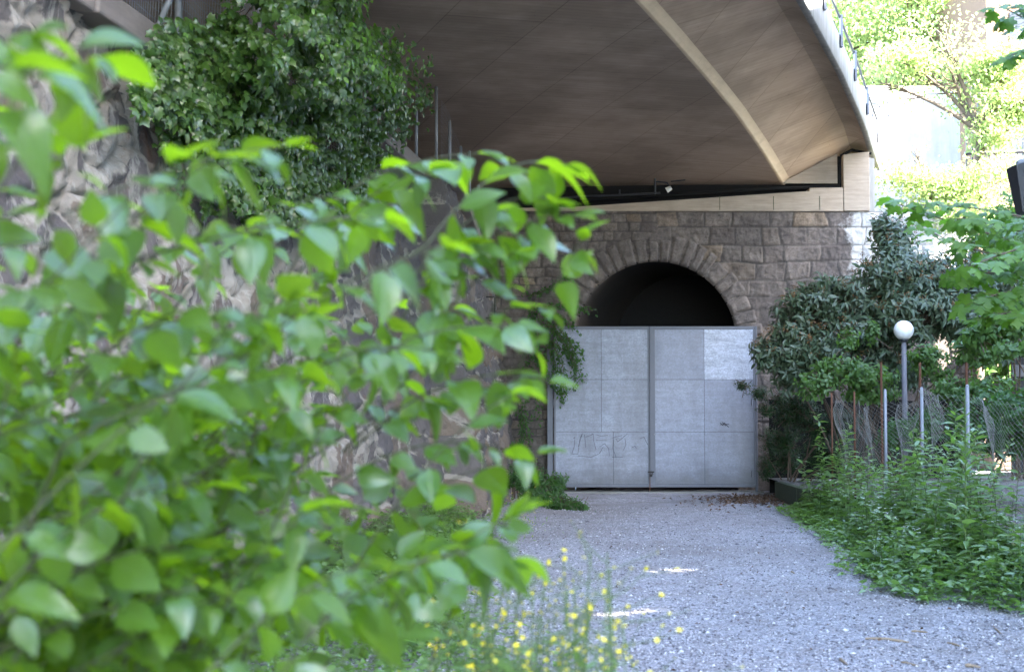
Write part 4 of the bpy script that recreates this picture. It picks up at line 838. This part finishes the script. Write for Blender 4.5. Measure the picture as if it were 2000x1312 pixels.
# the single tall stalk nearest the edging's near end
def stalk():
    p = np.array([3.98, 12.6, -.02]); h = P(1885, 765, 12.6)[2]; root = empty('tall_stalk', tuple(p), 'single tall pale green flower stalk with broad leaves rising in front of the weeds', 'plant'); L = Leaves()
    pts = bez(p, p+np.array([.03, 0, h*.5]), np.array([P(1884, 765, 12.6)[0], 12.6, h]), 20)
    for k in range(70):
        t = .12+.88*k/70; c = np.array([np.interp(t, np.linspace(0, 1, 20), pts[:, i]) for i in range(3)]); an = k*2.4; s_ = .22*(1-t)**.8+.03
        L.add(c, nrm(np.array([math.cos(an), math.sin(an), .45+.5*t])), UP+.2*rvec(), s_*R.uniform(.85, 1.15))
    tubes_mesh('stem', [(pts, .012, .005)], M['stem_green'], root); L.build('leaves', T_LAN, M['leaf_weed'], root)
stalk()
# low herbs as ground cover
def cover(name, fpos, n, size, tpls, mat, hmax, clus=5):
    L = Leaves()
    for _ in range(n):
        q = fpos()
        if q is None: continue
        x, y, hm = q; h = hm*R.random()**1.3; hd = R.uniform(0, 6.28)
        for j in range(clus):
            an = hd+j*6.28/clus+R.normal(0, .3); L.add(np.array([x+R.normal(0, .02), y+R.normal(0, .02), h*R.uniform(.7, 1)]), nrm(np.array([math.cos(an), math.sin(an), R.uniform(-.1, .6)])), nrm(UP+.35*rvec()), R.uniform(*size))
    o = L.build(name, tpls, mat); tag(o, kind='stuff'); return o
def fr():
    y = R.uniform(10.6, 22.5); e = float(EDGE(y)); x = R.uniform(e-.25, CX-.02)
    d = x-e+.22*(float(fbm(np.array(x*2.5), np.array(y*2.5), 191))-.5)*2
    if d < 0 and R.random() < .88: return None
    return x, y, .08+.6*float(sstep(-.1, .9, d))*(.4+1.1*float(vnoise(np.array(x*2.1), np.array(y*1.4), 12)))
tag(cover('ground_cover', fr, 5200, (.045, .1), T_LAN3+T_OV4, M['leaf_weed'], .5, 5), 'low green herbs spreading over the gravel along the edging on the right', 'ground cover')
def fl():
    y = R.uniform(4.2, 19); x1 = np.interp(y, [4, 7, 9, 12, 16, 19], [.5, .35, -.1, -.65, -.5, -.35]); x0 = float(wx(y))+.5
    if R.random() < .25: x1 += R.random()**2*.5
    x = R.uniform(x0, x1); return x, y, (.12+.5*float(vnoise(np.array(x*1.6), np.array(y*1.6), 7))*float(sstep(x1+.1, x1-.6, x)))
tag(cover('ground_cover', fl, 10000, (.03, .075), T_OV4+T_LAN3, M['leaf_weed'], .5, 5), 'low leafy herbs along the foot of the rubble wall on the left', 'ground cover')
def fr2():
    y = R.uniform(12.5, 24); x = CX+.2+abs(R.normal(0, .9))
    if fbm(np.array(x*1.5), np.array(y*1.5), 201) < .5: return None
    return x, y, .3+.35*R.random()
tag(cover('ground_cover', fr2, 1100, (.03, .06), T_LAN3, M['leaf_weed'], .5, 5), 'sparse herbs on the raised gravel behind the netting fence', 'ground cover')
# ---- yellow flowered weeds in the foreground
def yweed(i, px, py, d):
    t0 = P(px, py, d); base = np.array([t0[0]+R.normal(0, .12)-.05, d+R.normal(0, .15), 0]); root = empty('yellow_flower_weed', tuple(base)); paths = []; L = Leaves(); ctr = []
    top = t0; main = bez(base, (base+top)/2+np.array([R.normal(0, .06), R.normal(0, .06), .1]), top, 14); paths.append((main, .004, .0015))
    for k in range(5):
        f = R.uniform(.72, .98); p = np.array([np.interp(f, np.linspace(0, 1, 14), main[:, c]) for c in range(3)]); q = p+np.array([R.normal(0, .07), R.normal(0, .08), R.uniform(.02, .1)]); pp = bez(p, (p+q)/2+np.array([0, 0, -.02]), q, 6); paths.append((pp, .0015, .0008)); ctr.append(q)
        for m_ in range(R.integers(0, 3)): r_ = q+np.array([R.normal(0, .045), R.normal(0, .045), R.normal(0, .035)]); paths.append((np.array([p*.3+q*.7, r_]), .001, .0007)); ctr.append(r_)
    for k in range(26): f = R.uniform(.1, .85); p = np.array([np.interp(f, np.linspace(0, 1, 14), main[:, c]) for c in range(3)]); L.add(p, nrm(rvec()*.8+UP*.2), UP+.3*rvec(), R.uniform(.03, .07))
    tubes_mesh('stem', paths, M['stem_green'], root); L.build('leaves', T_LAN3, M['leaf_weed'], root)
    for c in ctr:
        f = bpy.data.objects.new('flower', FLOWER); COL.objects.link(f); f.parent = root; f.location = Vector(c)-Vector(base); s_ = R.uniform(.55, 1.0); f.scale = (s_, s_, s_); f.rotation_euler = (R.normal(0, .5)+.5, R.normal(0, .4), R.uniform(0, 6))
    tag(root, 'airy weed with small yellow flowers on thin stalks in front of the gravel', 'flower', 'yellow flowering weeds in the foreground')
fb = Leaves()
for j in range(9): an = j*.698; fb.add(np.array([0, 0, 0.]), nrm(np.array([math.cos(an), math.sin(an), .25])), UP, .0075)
fo = fb.build('flower', T_OV4[:1], M['yellow']); FLOWER = fo.data; bpy.data.objects.remove(fo)
for i in range(46):
    px, py = R.uniform(880, 1240), R.uniform(1075, 1290); px += 40*(py < 1150)-20; yweed(i, px, py, R.uniform(2.9, 3.7))
def ysmall():
    root = empty('yellow_flower_weed', tuple(G(1030, 1030)), 'distant tuft of tiny yellow flowers beside the low bush at the wall foot', 'flower'); L = Leaves(); Fl = Leaves()
    for k in range(240):
        q = P(R.normal(1010, 26), R.normal(1000, 34), R.uniform(17, 20)); q[2] = max(q[2], .05); L.add(q-UP*.05, nrm(rvec()), UP+.3*rvec(), .05)
        if k % 2 == 0: Fl.many([q]*5, [np.array([math.cos(a_*1.25), math.sin(a_*1.25), .2]) for a_ in range(5)], [UP]*5, .018)
    L.build('leaves', T_LAN3, M['leaf_weed'], root); tag(Fl.build('flowers', T_OV4[:1], M['yellow'], root), kind='stuff')
ysmall()

# ---- trees
def tree(name, label, base, blobs, trunk_r, nleaf, size, tpls, mat, fork, pin=None, group=None, shell=.1, hole=.42, spread=.16, nsc=.9):
    root = empty(name, base, label, 'tree', group); base = np.array(base, float); fork = np.array(fork, float); paths = [(bez(base, (base+fork)/2+rvec()*.12, fork, 12), trunk_r, trunk_r*.7)]; L = Leaves(); w = np.array([r[0]*r[2] for c, r in blobs]); w = w/w.sum(); ends = []
    for c, r in blobs:
        c = np.array(c); lim = bez(fork, (fork+c)/2+np.array([R.normal(0, .2), R.normal(0, .2), .15]), c, 10); paths.append((lim, trunk_r*.5, trunk_r*.16))
        for k in range(9):
            e = c+nrm(rvec())*np.array(r)*R.uniform(.6, .95); s_ = lim[R.integers(5, 10)]; paths.append((bez(s_, (s_+e)/2+rvec()*.1, e, 7), trunk_r*.16, .004))
    k = 0
    while k < nleaf:
        b_ = R.choice(len(blobs), p=w); c, r = blobs[b_]; d = nrm(rvec()); p = np.array(c)+d*np.array(r)*(shell+(1-shell)*R.random()**.5)*(1+.25*(R.random() < .15))
        if fbm(np.array(p[0]*nsc+p[1]*.4), np.array(p[2]*nsc*1.5), 211) < hole and R.random() < .9: k += .15; continue
        m_ = 7
        for j in range(m_): L.add(p+rvec()*spread, nrm(rvec()+np.array([0, -.2, -.5])), nrm(UP+.6*rvec()), R.uniform(*size))
        k += m_
    tubes_mesh('trunk', paths, M['bark'], root, 7); L.build('crown', tpls, mat, root); return root
tree('robinia_tree', 'slender dark stemmed tree with airy lime green leaves in front of the pale wall', (9.6, 29.2, .8), [B(1860, 150, 29.5, 1.2, .5), B(1770, 120, 29.5, .75, .35), B(1930, 210, 29.3, .9, .45), B(1960, 120, 29.5, .9, .6), B(1830, 60, 29.8, .9, .45), B(1940, 260, 29, .6, .4), B(1990, 200, 29, .6, .6), B(1730, 165, 29.6, .5, .2)], .13, 9500, (.065, .115), T_OV4, M['leaf_tree'], tuple(P(1915, 260, 29.2)), hole=.53, spread=.16)
tree('young_tree', 'low sunlit tree with layered leaves in front of the foot of the pale wall', (9.0, 28.4, .8), [B(1770, 345, 28.5, .6, .15), B(1830, 370, 28.3, .9, .25), B(1890, 350, 28.3, .6, .25), B(1920, 380, 28, .8, .35), B(1740, 400, 28, .4, .25), B(1850, 420, 27.6, .9, .25), B(1960, 350, 28, .7, .4), B(1790, 290, 28.6, .2, .08)], .06, 6500, (.055, .1), T_OV4, M['leaf_tree'], tuple(P(1860, 480, 28.3)), hole=.42, spread=.12)
tree('ash_tree', 'sunlit leafy tree towering behind the pale wall at the top right', (11, 43, 0), [((11.5, 42, 11.5), (2.6, 2, 1.8)), ((10, 43, 13), (2.4, 2, 1.9)), ((13.5, 42, 12.5), (2.4, 2, 2.2)), ((15.8, 42, 12.5), (2.2, 2, 2.2)), ((11.5, 42, 9.7), (2, 1.5, 1.2)), ((12.4, 42, 15), (3, 2, 2)), ((15.5, 41.5, 15.5), (2.6, 2, 2))], .25, 30000, (.11, .19), T_OV4, M['leaf_tree'], (11.6, 43, 8), hole=.45, spread=.4, nsc=.5)
tree('ash_tree', 'further sunlit tree filling the gap beside the bridge railing', (14, 52, 0), [((12, 52, 13), (3, 2, 3)), ((15, 52, 15), (3.5, 2, 3)), ((18.5, 52, 14.5), (3, 2, 3)), ((12, 52, 18), (3, 2, 2.5))], .3, 15000, (.17, .28), T_OV4, M['leaf_tree'], (14, 52, 9), hole=.3, spread=.5, nsc=.4)
def maple():
    root = empty('maple_tree', (5.6, 9.6, .3), 'maple whose leafy branches reach in from the right edge above the bush', 'tree'); paths = [(bez((5.6, 9.6, .2), (5.5, 9.6, 2), (5.2, 9.6, 5.5), 14), .14, .09)]; L = Leaves()
    for (a, b_, c) in [((2080, 500), (1900, 450), (1745, 395)), ((2080, 520), (1930, 510), (1800, 445)), ((2060, 440), (1920, 400), (1800, 400)), ((2080, 540), (1960, 520), (1860, 545)), ((2060, 560), (1980, 560), (1900, 590)), ((2060, 470), (1960, 440), (1880, 425)), ((2080, 470), (1980, 480), (1900, 520)), ((2080, 610), (1990, 600), (1930, 620)), ((2080, 80), (2010, 40), (1950, 10)), ((2080, 60), (2030, 90), (1970, 110))]:
        Yd = R.uniform(8.6, 10); q = [P(*a, Yd), P(*b_, Yd-.2), P(*c, Yd-.3)]; pts = bez(*q, 16); paths.append((pts, .009, .003)); paths.append((bez((5.3, 9.6, q[0][2]-.3), (q[0]+np.array([5.3, 9.6, q[0][2]]))/2, q[0], 6), .03, .009)); tn = nrm(np.gradient(pts, axis=0))
        for k in range(3, 16):
            for s_ in (-1, 1):
                if R.random() < .12: continue
                sd = nrm(np.cross(tn[k], UP))*s_; pt = pts[k]+sd*R.uniform(.03, .1)+tn[k]*.03+rvec()*.015; paths.append((np.array([pts[k], pt]), .0018, .0012)); L.add(pt, nrm(sd*.7+tn[k]*.5+np.array([0, 0, -.5])+rvec()*.2), nrm(UP+np.array([0, -.5, 0])+rvec()*.35), R.uniform(.08, .13))
    for k in range(2200):                # the rest of the crown, right of the view
        p = np.array([R.normal(6.2, 1.1), R.normal(9.5, 1.4), R.normal(5.6, 1.2)])
        if proj(p)[0] > 2030: L.add(p, nrm(rvec()), nrm(UP+.5*rvec()), R.uniform(.09, .14))
    tubes_mesh('trunk', paths, M['bark'], root, 7); L.build('leaves', [T_MAPLE], M['leaf_maple'], root)
maple()

# ---- loose gravel, sticks, dead leaves
def pebbles():
    n = 62000; Yp = 7.5+(R.random(n)**1.7)*16; Xp = R.uniform(-.42, .42, n)*Yp; m = (Xp < CX-.1) & (Xp > wx(Yp)+.45); Xp, Yp = Xp[m], Yp[m]; n = len(Xp)
    base = np.array([(1, 0, 0), (-1, 0, 0), (0, 1, 0), (0, -1, 0), (0, 0, 1), (0, 0, -1)], float); fc = np.array([(0, 2, 4), (2, 1, 4), (1, 3, 4), (3, 0, 4), (2, 0, 5), (1, 2, 5), (3, 1, 5), (0, 3, 5)])
    s_ = (R.uniform(.005, .0125, n)*(1+.9*(R.random(n) < .06)))[:, None]*np.stack([R.uniform(.7, 1.4, n), R.uniform(.7, 1.4, n), R.uniform(.5, .8, n)], 1); an = R.uniform(0, 6.28, n); V = base[None]*s_[:, None]*R.uniform(.7, 1.25, (n, 6, 1)); c_, d_ = np.cos(an)[:, None], np.sin(an)[:, None]
    V = np.stack([V[..., 0]*c_-V[..., 1]*d_, V[..., 0]*d_+V[..., 1]*c_, V[..., 2]], -1)+np.stack([Xp, Yp, gz(Xp, Yp)+.004], -1)[:, None]
    me = mesh_np('gravel', V.reshape(-1, 3), (fc[None]+(np.arange(n)*6)[:, None, None]).reshape(-1, 3), False, {'rnd': np.repeat(R.random(n), 6)}); tag(link('gravel', me, M['pebble']), 'loose grey gravel stones covering the track', 'gravel', kind='stuff')
pebbles()
L = Leaves()
for k in range(1500):
    x, y = R.normal(1490, 65), 968+abs(R.normal(0, 9)); q = G(min(x, 1600), y); L.add(np.array([q[0], q[1]+R.normal(0, .3), .0+R.uniform(0, .02)]), nrm(rvec()*np.array([1, 1, .2])), UP+.5*rvec(), R.uniform(.03, .075))
for k in range(500): y = R.uniform(8, 20); x = R.uniform(-.3*y*.3, CX-.1); L.add(np.array([x, y, float(gz(x, y))+.008]), nrm(rvec()*np.array([1, 1, .2])), UP+.4*rvec(), R.uniform(.015, .04))
tag(L.build('leaf_litter', T_OV4, M['dead']), 'dry brown dead leaves drifted on the gravel right of the gate', 'leaf litter', kind='stuff')
for i, (a, b_, r_) in enumerate([((1690, 1244), (1776, 1251), .012), ((1850, 1250), (1890, 1262), .008), ((1780, 1228), (1812, 1231), .01), ((1885, 1292), (1915, 1296), .014), ((1940, 1215), (1955, 1230), .008), ((1760, 1285), (1795, 1293), .008), ((1640, 1280), (1655, 1292), .01), ((1545, 1110), (1552, 1114), .01)]):
    p, q = G(*a), G(*b_); b = MB(); m_ = (p+q)/2+np.array([0, .02, .006]); pts = [(*c_[:2], float(gz(c_[0], c_[1]))+r_*.8) for c_ in (p, p*.6+m_*.4, m_, m_*.4+q*.6, q)]; b.tube(pts, [r_*.6, r_, r_*.9, r_*.8, r_*.3], 6)
    tag(b.build('stick', M['stick']), ['long dry stick lying on the gravel in front of the weeds', 'thin dry twig on the gravel right of the long stick', 'short dry stick just behind the long stick', 'thick short stick at the bottom edge of the gravel', 'small pale twig near the right edge', 'short twig in front of the long stick', 'small twig left of the long stick', 'tiny twig on the middle of the track'][i], 'stick')
